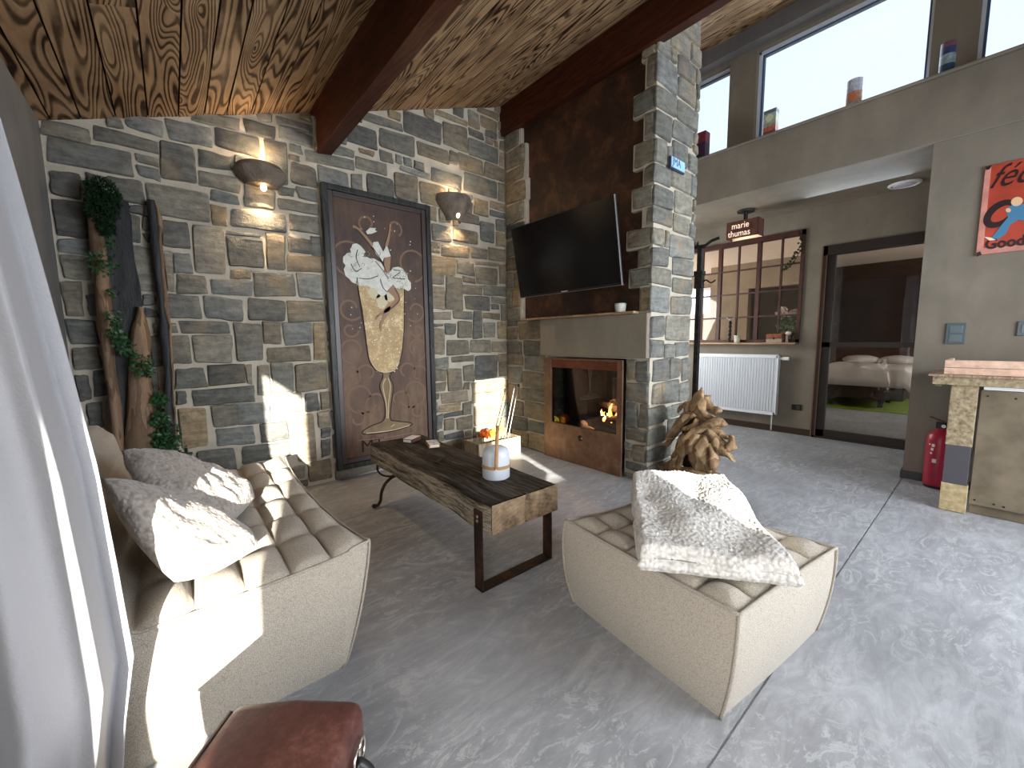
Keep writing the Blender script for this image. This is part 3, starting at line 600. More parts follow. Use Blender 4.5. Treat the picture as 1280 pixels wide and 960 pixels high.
# number plate on the return face
pq = [P(835, 195, 1, YC-.02), P(853, 206, 1, YC-.02), P(853, 219, 1, YC-.02), P(835, 209, 1, YC-.02)]
px0, px1 = pq[0].x, pq[1].x; pz0, pz1 = pq[3].z-.01, pq[0].z
pl = empty('house_plaque', (px0, YC-.03, pz0), 'small blue and white enamel plaque high on the chimney side', 'plaque')
b = MB(); b.bbox(px0, YC-.042, pz0, px1, YC-.028, pz1, .004); child(b, 'backing', simple('navy_enamel', (.01, .02, .06), .3), pl)
b = MB(); b.bbox(px0+.012, YC-.045, pz0+.012, px1-.006, YC-.041, pz1-.004, .001); child(b, 'enamel_face', simple('sky_blue_enamel', (.30, .55, .85), .3), pl)
def text(name, s, size, mat, loc, rot, par=None, ext=.001, label=None, sx=1, bold=False, shear=0, align='LEFT'):
    cu = bpy.data.curves.new(name, 'FONT'); cu.body = s; cu.size = size; cu.extrude = ext; cu.align_x = align; cu.shear = shear; cu.offset = .012*size*bold
    cu.resolution_u = 3
    o = bpy.data.objects.new(name, cu); COL.objects.link(o); bpy.context.view_layer.update()
    me = bpy.data.meshes.new_from_object(o.evaluated_get(bpy.context.evaluated_depsgraph_get())); bpy.data.objects.remove(o); bpy.data.curves.remove(cu)
    mb = MB(); M = Matrix.Translation(loc)@rot.to_4x4()@Matrix.Diagonal((sx, 1, 1, 1))
    mb.add([M@v.co for v in me.vertices], [list(p.vertices) for p in me.polygons]); bpy.data.meshes.remove(me)
    return child(mb, name, mat, par) if par is not None else mb.build(name, mat)
ROT_Y = Matrix(((1, 0, 0), (0, 0, -1), (0, 1, 0)))       # faces -y, reads along +x
ROT_X = Matrix(((0, 0, -1), (-1, 0, 0), (0, 1, 0)))      # faces -x, reads along -y
text('lettering', 'JMA', .075, simple('navy_letters', (.02, .05, .18), .4), (px0+.024, YC-.046, pz0+.03), ROT_Y, pl, sx=.95)

# ------------------------------------------------------------------ framed picture
PX0, PX1, PZ0, PZ1 = .965, 1.893, .090, 2.368; PYF = 3.395
pic = empty('framed_picture', ((PX0+PX1)/2, 3.44, PZ0), 'tall framed brown picture of a dancer in a champagne glass', 'picture')
FRM = woodmat('grey_black_frame', (.010, .010, .010), (.045, .047, .046), (10, 10, 2), 5, .4, .15)
FRM2 = simple('frame_inner_step', (.035, .022, .018), .4)
b = MB(); t = .045
for q in ((PX0, PZ0, PX0+t, PZ1), (PX1-t, PZ0, PX1, PZ1), (PX0+t, PZ1-t, PX1-t, PZ1), (PX0+t, PZ0, PX1-t, PZ0+t)): b.bbox(q[0], PYF, q[1], q[2], 3.446, q[3], .006)
child(b, 'frame', FRM, pic)
b = MB(); t2 = .085
for q in ((PX0+t, PZ0+t, PX0+t2, PZ1-t), (PX1-t2, PZ0+t, PX1-t, PZ1-t), (PX0+t2, PZ1-t2, PX1-t2, PZ1-t), (PX0+t2, PZ0+t, PX1-t2, PZ0+t2)): b.bbox(q[0], PYF+.014, q[1], q[2], 3.44, q[3], .004)
child(b, 'inner_frame', FRM2, pic)
cv, nt, b_ = newmat('brown_canvas'); v = coords(nt)
f = math_(nt, 'ADD', math_(nt, 'MULTIPLY', noise(nt, v, 2.2, 5), .7), math_(nt, 'MULTIPLY', noise(nt, coords(nt, (1, 1, .2)), 26, 4), .3))
sp = nt.nodes.new('ShaderNodeSeparateXYZ'); nt.links.new(v, sp.inputs[0])
f2 = math_(nt, 'SUBTRACT', f, math_(nt, 'MULTIPLY', sp.outputs[2], .10))
nt.links.new(ramp(nt, f2, [(.24, (.034, .014, .009)), (.42, (.090, .045, .025)), (.56, (.17, .102, .056))]), b_.inputs['Base Color']); b_.inputs['Roughness'].default_value = .6
b = MB(); b.box(PX0+t, 3.425, PZ0+t, PX1-t, 3.445, PZ1-t); child(b, 'canvas', cv, pic)
YA = 3.4245
def pp(x, y): q = P(x, y, 1, YA); return (q.x, q.z)
def e(x, y): return pp(380+x/5.333, 210+y/5.333)         # from the enlarged upper half
def l(x, y): return pp(420+x/4.8, 400+y/4.8)             # from the enlarged lower half
lay = [0]
def flat(name, polys, mat, layer):
    b = MB(); w = .0012*layer
    for pts in polys: b.prism(pts, lambda u, v, d: Vector((u, YA-d-w, v)), .0012)
    return child(b, name, mat, pic)
def smoothp(pts, closed=False, k=4):
    out = []; n = len(pts); rng = range(n if closed else n-1)
    for i in rng:
        p0, p1, p2, p3 = [pts[(i+j) % n] if closed else pts[min(max(i+j, 0), n-1)] for j in (-1, 0, 1, 2)]
        for s in range(k):
            t = s/k; out.append(tuple(.5*((2*b_)+(-a+c)*t+(2*a-5*b_+4*c-d)*t*t+(-a+3*b_-3*c+d)*t**3) for a, b_, c, d in zip(p0, p1, p2, p3)))
    if not closed: out.append(pts[-1])
    return out
def strip(pts, w):
    L_, R2 = [], []
    for i, p in enumerate(pts):
        a = pts[max(i-1, 0)]; c = pts[min(i+1, len(pts)-1)]; d = Vector((c[0]-a[0], c[1]-a[1])); d = d.normalized() if d.length else Vector((1, 0)); nn = Vector((-d.y, d.x))
        ww = w*(w2 if False else 1)/2 if not isinstance(w, list) else w[i]/2
        L_.append((p[0]+nn.x*ww, p[1]+nn.y*ww)); R2.append((p[0]-nn.x*ww, p[1]-nn.y*ww))
    return L_, R2
def lines(name, curves, w, mat, layer, closed=False):
    b = MB(); y = YA-.0012*layer-.0008
    for c in curves:
        c = smoothp(c, closed)+([] if not closed else []); 
        if closed: c = c+[c[0]]
        L_, R2 = strip(c, w); n = len(c)
        b.add([Vector((u, y, v)) for u, v in L_]+[Vector((u, y, v)) for u, v in R2], [(i, i+1, n+i+1, n+i) for i in range(n-1)])
    return child(b, name, mat, pic)
SCROLL = simple('pale_scrollwork', (.185, .115, .075), .6); INK = simple('ink_line', (.02, .014, .01), .6)
GOLD, nt, b_ = newmat('champagne_gold'); f = noise(nt, coords(nt), 10, 6, .7); f3 = noise(nt, coords(nt), 90, 3)
f = math_(nt, 'ADD', math_(nt, 'MULTIPLY', f, .6), math_(nt, 'MULTIPLY', f3, .4)); nt.links.new(ramp(nt, f, [(.36, (.27, .165, .055)), (.52, (.42, .28, .11)), (.66, (.72, .58, .32))]), b_.inputs['Base Color'])
GLASSP = simple('painted_glass', (.20, .145, .085), .55, var=(8, .3)); FOAM = simple('white_foam', (.62, .62, .57), .7, var=(30, .12)); SKIN = simple('painted_skin', (.30, .19, .125), .6)
CXP = (PX0+PX1)/2+.005
# scrollwork, mirrored about the stem
def arc(cx, cz_, r, a0, a1, n=14, k=0): return [(cx+(r*(1-k*i/n))*math.cos(a0+(a1-a0)*i/n), cz_+(r*(1-k*i/n))*math.sin(a0+(a1-a0)*i/n)) for i in range(n+1)]
sc_ = []
for s in (-1, 1):
    for (dx, z, r, a0, a1, k) in ((.27, 1.83, .15, -1.4, 4.2, .35), (.29, 1.42, .10, -2.4, 3., .5), (.30, 1.25, .07, -3, 2.2, .6), (.29, 1.08, .11, -1.5, 4., .45), (.24, .68, .15, -2.6, 3.2, .5), (.10, .62, .12, -1.2, 3.4, .6), (.28, .50, .07, 1.5, 6.5, .5), (.18, .88, .09, -.6, 4.2, .5), (.30, .85, .08, 0, 4.6, .4), (.12, 2.12, .07, -1, 4, .5)):
        c = arc(0, 0, r, a0, a1, 16, k); sc_.append([(CXP+s*(dx+x), z+y) for x, y in c])
tag(lines('scrollwork', sc_, .017, SCROLL, 1), kind='stuff')
bowl = [e(350, 740), e(672, 735), l(405, 60), l(385, 240), l(340, 300), l(270, 315), l(215, 280), l(185, 190)]
bowl = smoothp([l(160, -60), l(172, 60), l(188, 190), l(205, 255), l(240, 298), l(300, 318), l(350, 295), l(382, 250), l(398, 150), l(408, 30), l(405, -60)], False, 4)
flat('champagne_bowl', [[e(352, 775)]+bowl+[e(668, 775)]], GOLD, 2)
stem = [l(275, 322), l(330, 322), l(322, 345), l(342, 400), l(330, 500), l(325, 590), l(350, 605), l(440, 615), l(448, 632), l(330, 668), l(180, 685), l(160, 668), l(210, 635), l(285, 600), l(290, 500), l(262, 400), l(280, 345)]
flat('glass_stem', [smoothp(stem, True, 3)], GLASSP, 2)
lines('ink_outline', [[e(352, 730), e(360, 800), l(172, 60), l(188, 190), l(205, 255), l(240, 298), l(275, 318), l(280, 345), l(262, 400), l(290, 500), l(287, 598), l(210, 635), l(160, 668), l(180, 685), l(330, 668), l(448, 632), l(440, 615), l(350, 605), l(325, 590), l(330, 500), l(342, 400), l(322, 345), l(330, 320), l(365, 290), l(385, 240), l(400, 150), l(408, 30), e(668, 740)]], .009, INK, 3)
lines('glass_highlight', [[l(296, 350), l(280, 400), l(300, 500), l(305, 590)], [l(312, 350), l(325, 400), l(314, 500), l(312, 590)], [l(180, 680), l(330, 662), l(440, 632)], [l(215, 262), l(250, 303), l(300, 312), l(350, 300), l(378, 255)], [l(330, 640), l(350, 625)]], .007, simple('pale_gold_line', (.55, .42, .25), .5), 4)
def cloud(cx, cy, rx, ry, n, seed):
    r0 = random.Random(seed); return [e(cx+rx*math.cos(2*PI*i/n)*(1+.10*math.sin(i*2.4)+r0.uniform(-.06, .06)), cy+ry*math.sin(2*PI*i/n)*(1+.10*math.cos(i*2.9)+r0.uniform(-.06, .06))) for i in range(n)]
foam = [(340, 505), (375, 520), (408, 560), (400, 595), (440, 605), (490, 620), (530, 665), (555, 700), (590, 665), (630, 660), (665, 690), (690, 740), (710, 780), (695, 820), (650, 800), (600, 800), (560, 830), (510, 850), (470, 800), (420, 785), (350, 775), (300, 740), (270, 700), (275, 650), (258, 615), (275, 580), (310, 565), (315, 530)]
fp_ = []
for i in range(len(foam)):
    a, c = foam[i], foam[(i+1) % len(foam)]; mx_, my_ = (a[0]+c[0])/2, (a[1]+c[1])/2; k = Vector((mx_-480, my_-690)); k.normalize(); fp_ += [e(*a), e(mx_+k.x*9, my_+k.y*9)]
flat('foam_skirt', [smoothp(fp_, True, 2)], FOAM, 5)
flat('foam_trail', [cloud(520, 880, 38, 60, 16, 3), cloud(470, 830, 45, 45, 16, 4), cloud(570, 850, 40, 40, 16, 5)], simple('pale_gold_foam', (.58, .52, .36), .7), 3)
def m_(x, y): return pp(400+x/5.05, 230+y/5.05)
def limb(pts, ws):
    c = smoothp([m_(*p) for p in pts], False, 4); w = [q[0] for q in smoothp([(k, 0) for k in ws], False, 4)]; L_, R2 = strip(c, w); return L_+R2[::-1]
flat('dancer_skin', [limb([(205, 268), (240, 285), (285, 335), (335, 395)], [.022, .016, .022, .028]), limb([(441, 255), (438, 290), (430, 340), (415, 395)], [.020, .014, .020, .026]),
                     limb([(425, 450), (422, 510), (418, 560)], [.055, .052, .050]), limb([(440, 655), (478, 700), (484, 742), (440, 785), (395, 810), (362, 835)], [.085, .060, .046, .036, .024, .014]),
                     limb([(362, 828), (352, 858)], [.020, .012]), limb([(432, 770), (412, 820), (388, 872), (380, 900), (384, 932)], [.040, .038, .022, .022, .010])], SKIN, 6)
flat('white_top', [[e(460, 495), e(490, 492), e(525, 560), e(545, 520), e(555, 530), e(575, 590), e(530, 600), e(522, 625), e(480, 580), e(455, 530)]], FOAM, 7)
flat('white_hair', [[e(410, 425), e(435, 400), e(478, 402), e(470, 415), e(485, 425), e(450, 440), e(420, 442)]], FOAM, 7)
r0 = random.Random(8); bub = []
for i in range(34):
    x, y = r0.choice(((r0.uniform(290, 500), r0.uniform(570, 770)), (r0.uniform(560, 690), r0.uniform(680, 810)))); r = r0.uniform(7, 15); a0 = r0.uniform(0, 6); bub.append([e(x+r*math.cos(a0+k*.6), y+r*math.sin(a0+k*.6)) for k in range(7)])
tag(lines('foam_curls', bub, .0035, simple('grey_foam_line', (.22, .21, .19), .6), 8), kind='stuff')
lines('fold_lines', [[e(355, 545), e(345, 600), e(370, 660)], [e(310, 640), e(340, 690), e(380, 670)], [e(470, 620), e(520, 680), e(560, 740)], [e(590, 680), e(640, 690), e(590, 730)], [e(365, 735), e(430, 740), e(490, 720)], [e(505, 740), e(525, 800), e(555, 830)], [e(455, 530), e(520, 630), e(550, 710)], [e(352, 730), e(350, 775)], [e(560, 950), e(632, 880), e(600, 800)], [e(590, 735), e(668, 742)]], .006, INK, 8)
r0 = random.Random(4); dots = MB()
for i in range(90):
    if i < 45: x, y = r0.uniform(PX0+.15, PX1-.15), r0.uniform(1.2, 2.2)
    else: x, y = CXP+r0.uniform(-.13, .12), r0.uniform(.85, 1.35)
    r = r0.uniform(.003, .006); dots.prism([(x+r*math.cos(a*PI/3), y+r*math.sin(a*PI/3)) for a in range(6)], lambda u, v, d: Vector((u, YA-.0042-d, v)), .001)
tag(child(dots, 'bubble_dots', simple('bubble_white', (.72, .66, .52), .5), pic), kind='stuff')
CRM = simple('worn_cream_letters', (.20, .155, .11), .6)
text('lettering', 'MT', .15, INK, (l(150, 800)[0], YA-.002, l(150, 795)[1]), ROT_Y, pic, .0005)
lines('caption_line', [[l(135, 722), l(300, 705), l(470, 675)]], .006, CRM, 2)

# ------------------------------------------------------------------ stone sconces
SCN = simple('carved_stone', (.17, .14, .115), .85, bmp=(38, .9, .012), var=(12, .35))
BULB = simple('warm_bulb', (1, .8, .5), .3, emit=(1, .62, .28), es=16)
def sconce(x, z, rw, h, label, bz, flare):
    o = empty('wall_sconce', (x, Y_B-.02, z), label, 'wall lamp', 'stone wall lamps'); b = MB(); n = 22; prof = flare
    vs = []; fs = []
    for (r, zz) in prof:
        for k in range(n+1):
            a = PI+PI*k/n; kk = 1+.03*mnoise.noise(Vector((k*.7, zz*60, x))); vs.append((x+r*rw*math.cos(a)*kk, Y_B-.012+r*.18*math.sin(a)*kk, z+zz*h))
    m_ = n+1
    for i in range(len(prof)-1):
        for k in range(n): fs.append((i*m_+k, i*m_+k+1, (i+1)*m_+k+1, (i+1)*m_+k))
    b.add(vs, fs); child(b, 'bowl', SCN, o, auto=.6)
    b = MB(); b.blob((x, Y_B-.10, bz), (.020, .020, .026), 2); child(b, 'bulb', BULB, o, smooth=True)
    for dz, en in ((-.045, 7.0), (.14, 2.0)):
        li = bpy.data.lights.new('sconce_light', 'SPOT' if dz < 0 else 'POINT'); li.energy = en*(2.2 if dz < 0 else 1); li.color = (1, .70, .40); li.shadow_soft_size = .025
        if dz < 0: li.spot_size = 2.1; li.spot_blend = .9
        lo = bpy.data.objects.new('sconce_light', li); COL.objects.link(lo); lo.location = (x, Y_B-.09, bz+dz) if dz < 0 else (x, Y_B-.10, z+h*.5+dz)
sconce(.575, 2.23, .165, .17, 'stone half bowl sconce left of the picture, glowing on a block below', 2.225, [(.12, .10), (.6, .12), (.92, .42), (1., .62), (.98, .7), (.9, .78), (.84, .9), (.62, 1.0), (.55, .95), (.75, .8), (.8, .6), (.5, .35), (.1, .3)])
sconce(2.165, 2.28, .185, .23, 'tapered stone sconce right of the picture with bare bulb', 2.33, [(.30, .02), (.42, .0), (.55, .22), (.82, .55), (.90, .62), (1, .70), (1, .88), (.94, .98), (.8, .98), (.78, .7), (.5, .3), (.3, .1)])
# ------------------------------------------------------------------ upholstery
def mat_weave(name, c, sc=1.0):
    m, nt, b = newmat(name); v = coords(nt)
    w1 = noise(nt, v, 340*sc, 2, .5); w2 = noise(nt, v, 5, 4); ch = nt.nodes.new('ShaderNodeTexVoronoi'); ch.inputs['Scale'].default_value = 330*sc; nt.links.new(v, ch.inputs['Vector'])
    f = math_(nt, 'ADD', math_(nt, 'MULTIPLY', w1, .5), math_(nt, 'MULTIPLY', ch.outputs['Distance'], .6))
    col = ramp(nt, f, [(.30, tuple(x*1.25 for x in c)), (.5, c), (.74, tuple(x*.66 for x in c))])
    nt.links.new(mixc(nt, math_(nt, 'MULTIPLY', w2, .25), col, (.52, .47, .40)), b.inputs['Base Color'])
    b.inputs['Roughness'].default_value = .9; b.inputs['Sheen Weight'].default_value = .15; b.inputs['Specular IOR Level'].default_value = .2
    bump(nt, b, f, .5, .004).invert = True; return m
WEAVE = mat_weave('beige_grey_weave', (.40, .355, .30)); PIPING = mat_weave('beige_piping', (.36, .32, .27))
def mat_teddy(name, c):
    m, nt, b = newmat(name); v = coords(nt); vo = voro(nt, v, 85, 'SMOOTH_F1'); n2 = noise(nt, v, 60, 4, .65, 1.5)
    f = math_(nt, 'ADD', math_(nt, 'MULTIPLY', vo, .9), math_(nt, 'MULTIPLY', n2, .5))
    nt.links.new(ramp(nt, f, [(.3, tuple(min(1, x*1.12) for x in c)), (.62, c), (.95, tuple(x*.62 for x in c))]), b.inputs['Base Color'])
    b.inputs['Roughness'].default_value = .95; b.inputs['Sheen Weight'].default_value = .3; b.inputs['Specular IOR Level'].default_value = .1
    bump(nt, b, f, .55, .010).invert = True; return m
TEDDY = mat_teddy('teddy_fleece', (.37, .33, .30)); TEDDY_W = mat_teddy('white_sherpa', (.60, .575, .55))
def cellpuff(a, n, k=.42): return abs(math.sin(PI*a*n))**k
def crease_noise(p, f=5, a=.006): return a*mnoise.noise(p*f)

# sofa ---------------------------------------------------------------
SY0, SY1 = 1.405, 2.83
sofa = empty('lounge_sofa', (.05, (SY0+SY1)/2, 0), 'low quilted beige sofa along the left wall holding two fluffy pillows', 'sofa')
prof = [(.490, .412), (-.135, .392), (-.185, .42), (-.235, .56), (-.275, .70), (-.315, .745), (-.375, .75), (-.43, .725), (-.452, .62), (-.457, .30), (-.45, .03), (-.43, .004), (.37, .004), (.388, .02), (.424, .15), (.462, .30)]
def lerp(a, b, t): return tuple(x+(y-x)*t for x, y in zip(a, b))
segs = [(0, 1, 50), (1, 2, 4), (2, 3, 10), (3, 4, 10), (4, 5, 3), (5, 6, 3), (6, 7, 3), (7, 8, 4), (8, 9, 6), (9, 10, 4), (10, 11, 2), (11, 12, 10), (12, 13, 2), (13, 14, 4), (14, 15, 4), (15, 0, 4)]
ring = []; s_seat = 0
for a, c, n in segs:
    for i in range(n):
        t = i/n; x, z = lerp(prof[a], prof[c % len(prof)], t); ring.append([x, z, a, t])
NV = 111; b = MB(); nr = len(ring)
cxs = sum(r[0] for r in ring)/nr; czs = .25
def sofap(x, z, a, t, v):
    y = SY0+(SY1-SY0)*v; e_ = min(v, 1-v); endr = min(1, e_/.03)
    p = Vector((x, y, z))
    if a == 0:
        cu = t*5; pf = cellpuff(t, 5)*cellpuff(v, 6); edge = max(0, 1-t/.06)
        p.z += .042*pf*(1-edge*.9)-.006+.012*mnoise.noise(Vector((x*7, y*7, 1)))*(pf) + .018*(1-t)**4*(abs(2*v-1)**6)
        if t < .12: p.z += .010*(abs(2*v-1)**3)
        p.x -= .03*(1-abs(2*v-1)**2)*(max(0, 1-t*4))
    elif a in (2, 3, 4):
        tt = ((a-2)+t)/2.6; pf = cellpuff(min(tt, 1), 2)*cellpuff(v, 6); p.x += .022*pf; p.z += .006*pf
    elif a in (12, 13, 14, 15): p.x += -.03*(1-abs(2*v-1)**2)*((z-.0)/.41)+.012*math.sin(PI*min(1, z/.41))
    bl = .022*math.sin(PI*min(1, max(0, z/.42)))
    return p
vs = []
for j in range(NV):
    v = j/(NV-1)
    for r in ring: vs.append(sofap(*r, v))
fs = [(j*nr+i, j*nr+(i+1) % nr, (j+1)*nr+(i+1) % nr, (j+1)*nr+i) for j in range(NV-1) for i in range(nr)]
b.add(vs, [f[::-1] for f in fs])
tops = [i for i in range(nr) if ring[i][2] <= 7]
for v, s in ((0., -1), (1., 1)):                      # slightly bulging ends, built in columns
    cols = [sofap(*ring[i], v) for i in tops]; n_ = len(cols)
    def endp(k, h):
        q = cols[int(round(k*(n_-1)))]; xb = max(-.45, min(.385, q.x)); x = xb+(q.x-xb)*h+.012*math.sin(PI*h)*max(0, 1-k/.04); t_ = k
        return Vector((x, q.y+s*.028*math.sin(PI*min(1, max(0, k*1.0)))**.5*math.sin(PI*(.04+.96*h))**.6*(1 if 0 < h < 1 else 0), q.z*h))
    m0 = len(b.f); b.grid(endp, n_, 14)
    if s > 0: b.f[m0:] = [f[::-1] for f in b.f[m0:]]
child(b, 'upholstery', WEAVE, sofa, smooth=True)
pi_ = lambda pts, r=.0048: child(MB().tube(pts, r, 6), 'piping', PIPING, sofa, smooth=True)
edge_idx = [i for i in range(nr) if ring[i][2] in (0, 1, 2, 3, 4, 5, 6)]
for v, s in ((0., -1), (1., 1)):
    pi_([sofap(*ring[i], v)+Vector((0, s*.002, .002)) for i in edge_idx])
    pi_([sofap(*ring[i], v)+Vector((.002, s*.002, 0)) for i in list(range(nr-14, nr))+[0]])
pi_([sofap(*ring[0], k/60)+Vector((.002, 0, .002)) for k in range(61)])

# pouf ---------------------------------------------------------------
def pouf():
    o = empty('quilted_pouf', (1.51, .72, 0), 'square beige quilted pouf with the white fleece blanket on it', 'pouf'); 
    # corner points on the floor and at the top, measured in place
    bot = [Vector((1.19, .455, .0)), Vector((1.86, .375, .0)), Vector((1.93, 1.03, .0)), Vector((1.265, 1.10, .0))]
    top = [Vector((1.140, .402, .388)), Vector((1.765, .318, .396)), Vector((1.86, 1.04, .385)), Vector((1.222, 1.115, .388))]
    b = MB(); n = 31; K = 15
    # side shell: for each side a bulged grid
    side_c = sum((p for p in bot), Vector())/4
    def corner(i, h):                                   # corner edge bows outwards
        p = bot[i].lerp(top[i], h); d = (p-side_c); d.z = 0; d.normalize(); return p+d*(.026 if i in (0, 3) else .014)*math.sin(PI*h)**.8
    for i in range(4):
        j = (i+1) % 4
        def fn(u, h, i=i, j=j):
            p = corner(i, h).lerp(corner(j, h), u); d = (bot[i]+bot[j])/2-side_c; d.z = 0; d.normalize()
            sag = -.014*math.sin(PI*u)*(h**4) ; bul = (.018 if i in (0, 3) else .008)*(math.sin(PI*u)**.7)*(math.sin(PI*min(1, .08+h*.9))**.8)*(1-h**6)
            p = p+d*(bul-.018*math.sin(PI*u)*h**3); p.z += sag*1.2; return p
        b.grid(fn, n, K)
        if i == 0: f0 = fn
        for h in (1.0,): pass
    def topf(u, v):
        lo = corner(0, 1).lerp(corner(1, 1), u); hi = corner(3, 1).lerp(corner(2, 1), u); p = lo.lerp(hi, v)
        # follow the sagging edges
        e_ = 16*u*(1-u)*v*(1-v)
        def edge(i, j, t): d = (bot[i]+bot[j])/2-side_c; d.z = 0; d.normalize(); return d*(-.018*math.sin(PI*t))+Vector((0, 0, -.0168*math.sin(PI*t)))
        p = p+edge(0, 1, u)*(1-v)+edge(2, 3, 1-u)*v+edge(3, 0, 1-v)*(1-u)+edge(1, 2, v)*u
        pf = cellpuff(u, 5)*cellpuff(v, 5); ed = min(1, min(u, 1-u, v, 1-v)/.07)
        p.z += .030*pf*ed-.010*(1-pf)*ed; return p
    b.grid(topf, 81, 81); child(b, 'upholstery', WEAVE, o, smooth=True)
    m_ = 40
    for q in ([topf(k/m_, 0) for k in range(m_+1)], [topf(1, k/m_) for k in range(m_+1)], [topf(1-k/m_, 1) for k in range(m_+1)], [topf(0, 1-k/m_) for k in range(m_+1)],
              *[[corner(i, k/16) for k in range(17)] for i in range(4)]):
        child(MB().tube([p+(Vector((p.x, p.y, 0))-Vector((side_c.x, side_c.y, 0))).normalized()*.003+Vector((0, 0, .002)) for p in q], .0058, 6), 'piping', PIPING, o, smooth=True)
    child(MB().box(1.25, .5, .0, 1.80, 1.0, .02), 'underside', BLACK, o)
    return topf
ptop = pouf()

# pillows -------------------------------------------------------------
def pillow(A, B, D, C, T, label, seed):
    """four corners in turn, centre thickness T on the upper side"""
    c = (A+B+C+D)/4; nrm = (B-A).cross(C-A).normalized(); nrm = nrm if nrm.z > 0 else -nrm; b = MB(); n = 80
    def f(u, v, s):
        a, d = 2*u-1, 2*v-1; k = max((1-abs(a)**3.5)*(1-abs(d)**3.5), 0)**.5
        uu = .5+.5*a*(.91+.15*(1-d**2)); vv = .5+.5*d*(.91+.15*(1-a**2))
        p = A.lerp(B, uu).lerp(C.lerp(D, uu), vv)
        wr = .015*mnoise.noise(Vector((a*1.4+seed, d*2.6, s*.5)))+.011*mnoise.noise(Vector((a*5+d*2, d*2.5-a*2+seed, s)))+.004*mnoise.noise(Vector((a*20, d*20, s+seed)))
        return p+nrm*(s*T*k*(1 if s > 0 else .55)+wr*min(1, k*2.5))
    b.grid(lambda u, v: f(u, v, 1), n, n); b.grid(lambda u, v: f(1-u, v, -1), n, n)
    ob = b.build('pillow', TEDDY, smooth=True); bm = bmesh.new(); bm.from_mesh(ob.data); bmesh.ops.remove_doubles(bm, verts=bm.verts, dist=.002); bmesh.ops.recalc_face_normals(bm, faces=bm.faces); bm.to_mesh(ob.data); bm.free()
    for p_ in ob.data.polygons: p_.use_smooth = True
    ob.data.transform(Matrix.Translation(-c)); ob.location = c
    return tag(ob, label, 'pillow', 'teddy fleece pillows on the sofa')
pillow(P(216, 737, 2, .455), P(331, 681, 2, .475), P(262, 632, 1, 1.92), P(112, 588, 0, -.20), .105, 'fluffy pillow nearest the curtain, its lower half in the sunlight', 1.3)
pillow(P(236, 690, 2, .47), P(324, 622, 2, .475), P(262, 600, 1, 2.36), P(141, 555, 0, -.19), .095, 'fluffy pillow lying behind the sunlit pillow, nearer the stone wall', 4.1)

# blanket -------------------------------------------------------------
def blanket():
    Wc, Sc, Ec, Nc = P(799, 707, 2, .425), P(1001, 733, 2, .415), P(903, 606, 2, .47), P(790, 606, 2, .47)
    b = MB(); n = 96
    def topz(x, y):                                      # height of the pouf below a point
        return .405
    def pos(u, v):
        p = Wc.lerp(Sc, u).lerp(Nc.lerp(Ec, u), v); return p
    bar = (Wc+Sc+Ec+Nc)/4
    def f(u, v, s):
        a, d = 2*u-1, 2*v-1; p = pos(u, v); e_ = min(1-abs(a), 1-abs(d)); r = min(1, e_/.085); rr_ = math.sqrt(max(0, 1-(1-r)**2))
        T = .036+.014*v+.012*mnoise.noise(Vector((a*1.4, d*1.4, 2)))
        wob = .010*mnoise.noise(Vector((a*2.2+3, d*2.2, 0)))
        p = p+Vector((.012*mnoise.noise(Vector((d*3, a*1.5, 4))), .012*mnoise.noise(Vector((a*3, d*1.5, 9))), 0))
        base = .412+.025*v
        z = base+T*(1+s*rr_)+wob+.0045*mnoise.noise(Vector((a*30, d*30, s)))+.003*mnoise.noise(Vector((a*60, d*60, s)))
        # second fold line showing on the front edges
        p.z = z+max(0, -.0)
        if s < 0: p.z = base+T*(1-rr_)
        k = 0
        return p
    b.grid(lambda u, v: f(u, v, 1), n, n); b.grid(lambda u, v: f(1-u, v, -1), n, n)
    # under layer peeping out at the lower edges
    def g(u, v, s):
        a, d = 2*u-1, 2*v-1; e_ = min(1-abs(a), 1-abs(d)); r = min(1, e_/.06); rr_ = math.sqrt(max(0, 1-(1-r)**2))
        p = bar+(pos(u, v)-bar)*1.03+Vector((.012*mnoise.noise(Vector((d*4, 1, 4))), .012*mnoise.noise(Vector((a*4, 2, 9))), 0)); T = .020
        hang = 0
        p.z = .408+T+s*T*rr_+.003*mnoise.noise(Vector((a*40, d*40, s))); return p
    b.grid(lambda u, v: g(u, v, 1), n, n); b.grid(lambda u, v: g(1-u, v, -1), n, n)
    ob = b.build('fleece_blanket', TEDDY_W, smooth=True); bm = bmesh.new(); bm.from_mesh(ob.data); bmesh.ops.remove_doubles(bm, verts=bm.verts, dist=.0005); bm.to_mesh(ob.data); bm.free()
    tag(ob, 'thick folded white fleece blanket lying across the pouf', 'blanket')
blanket()

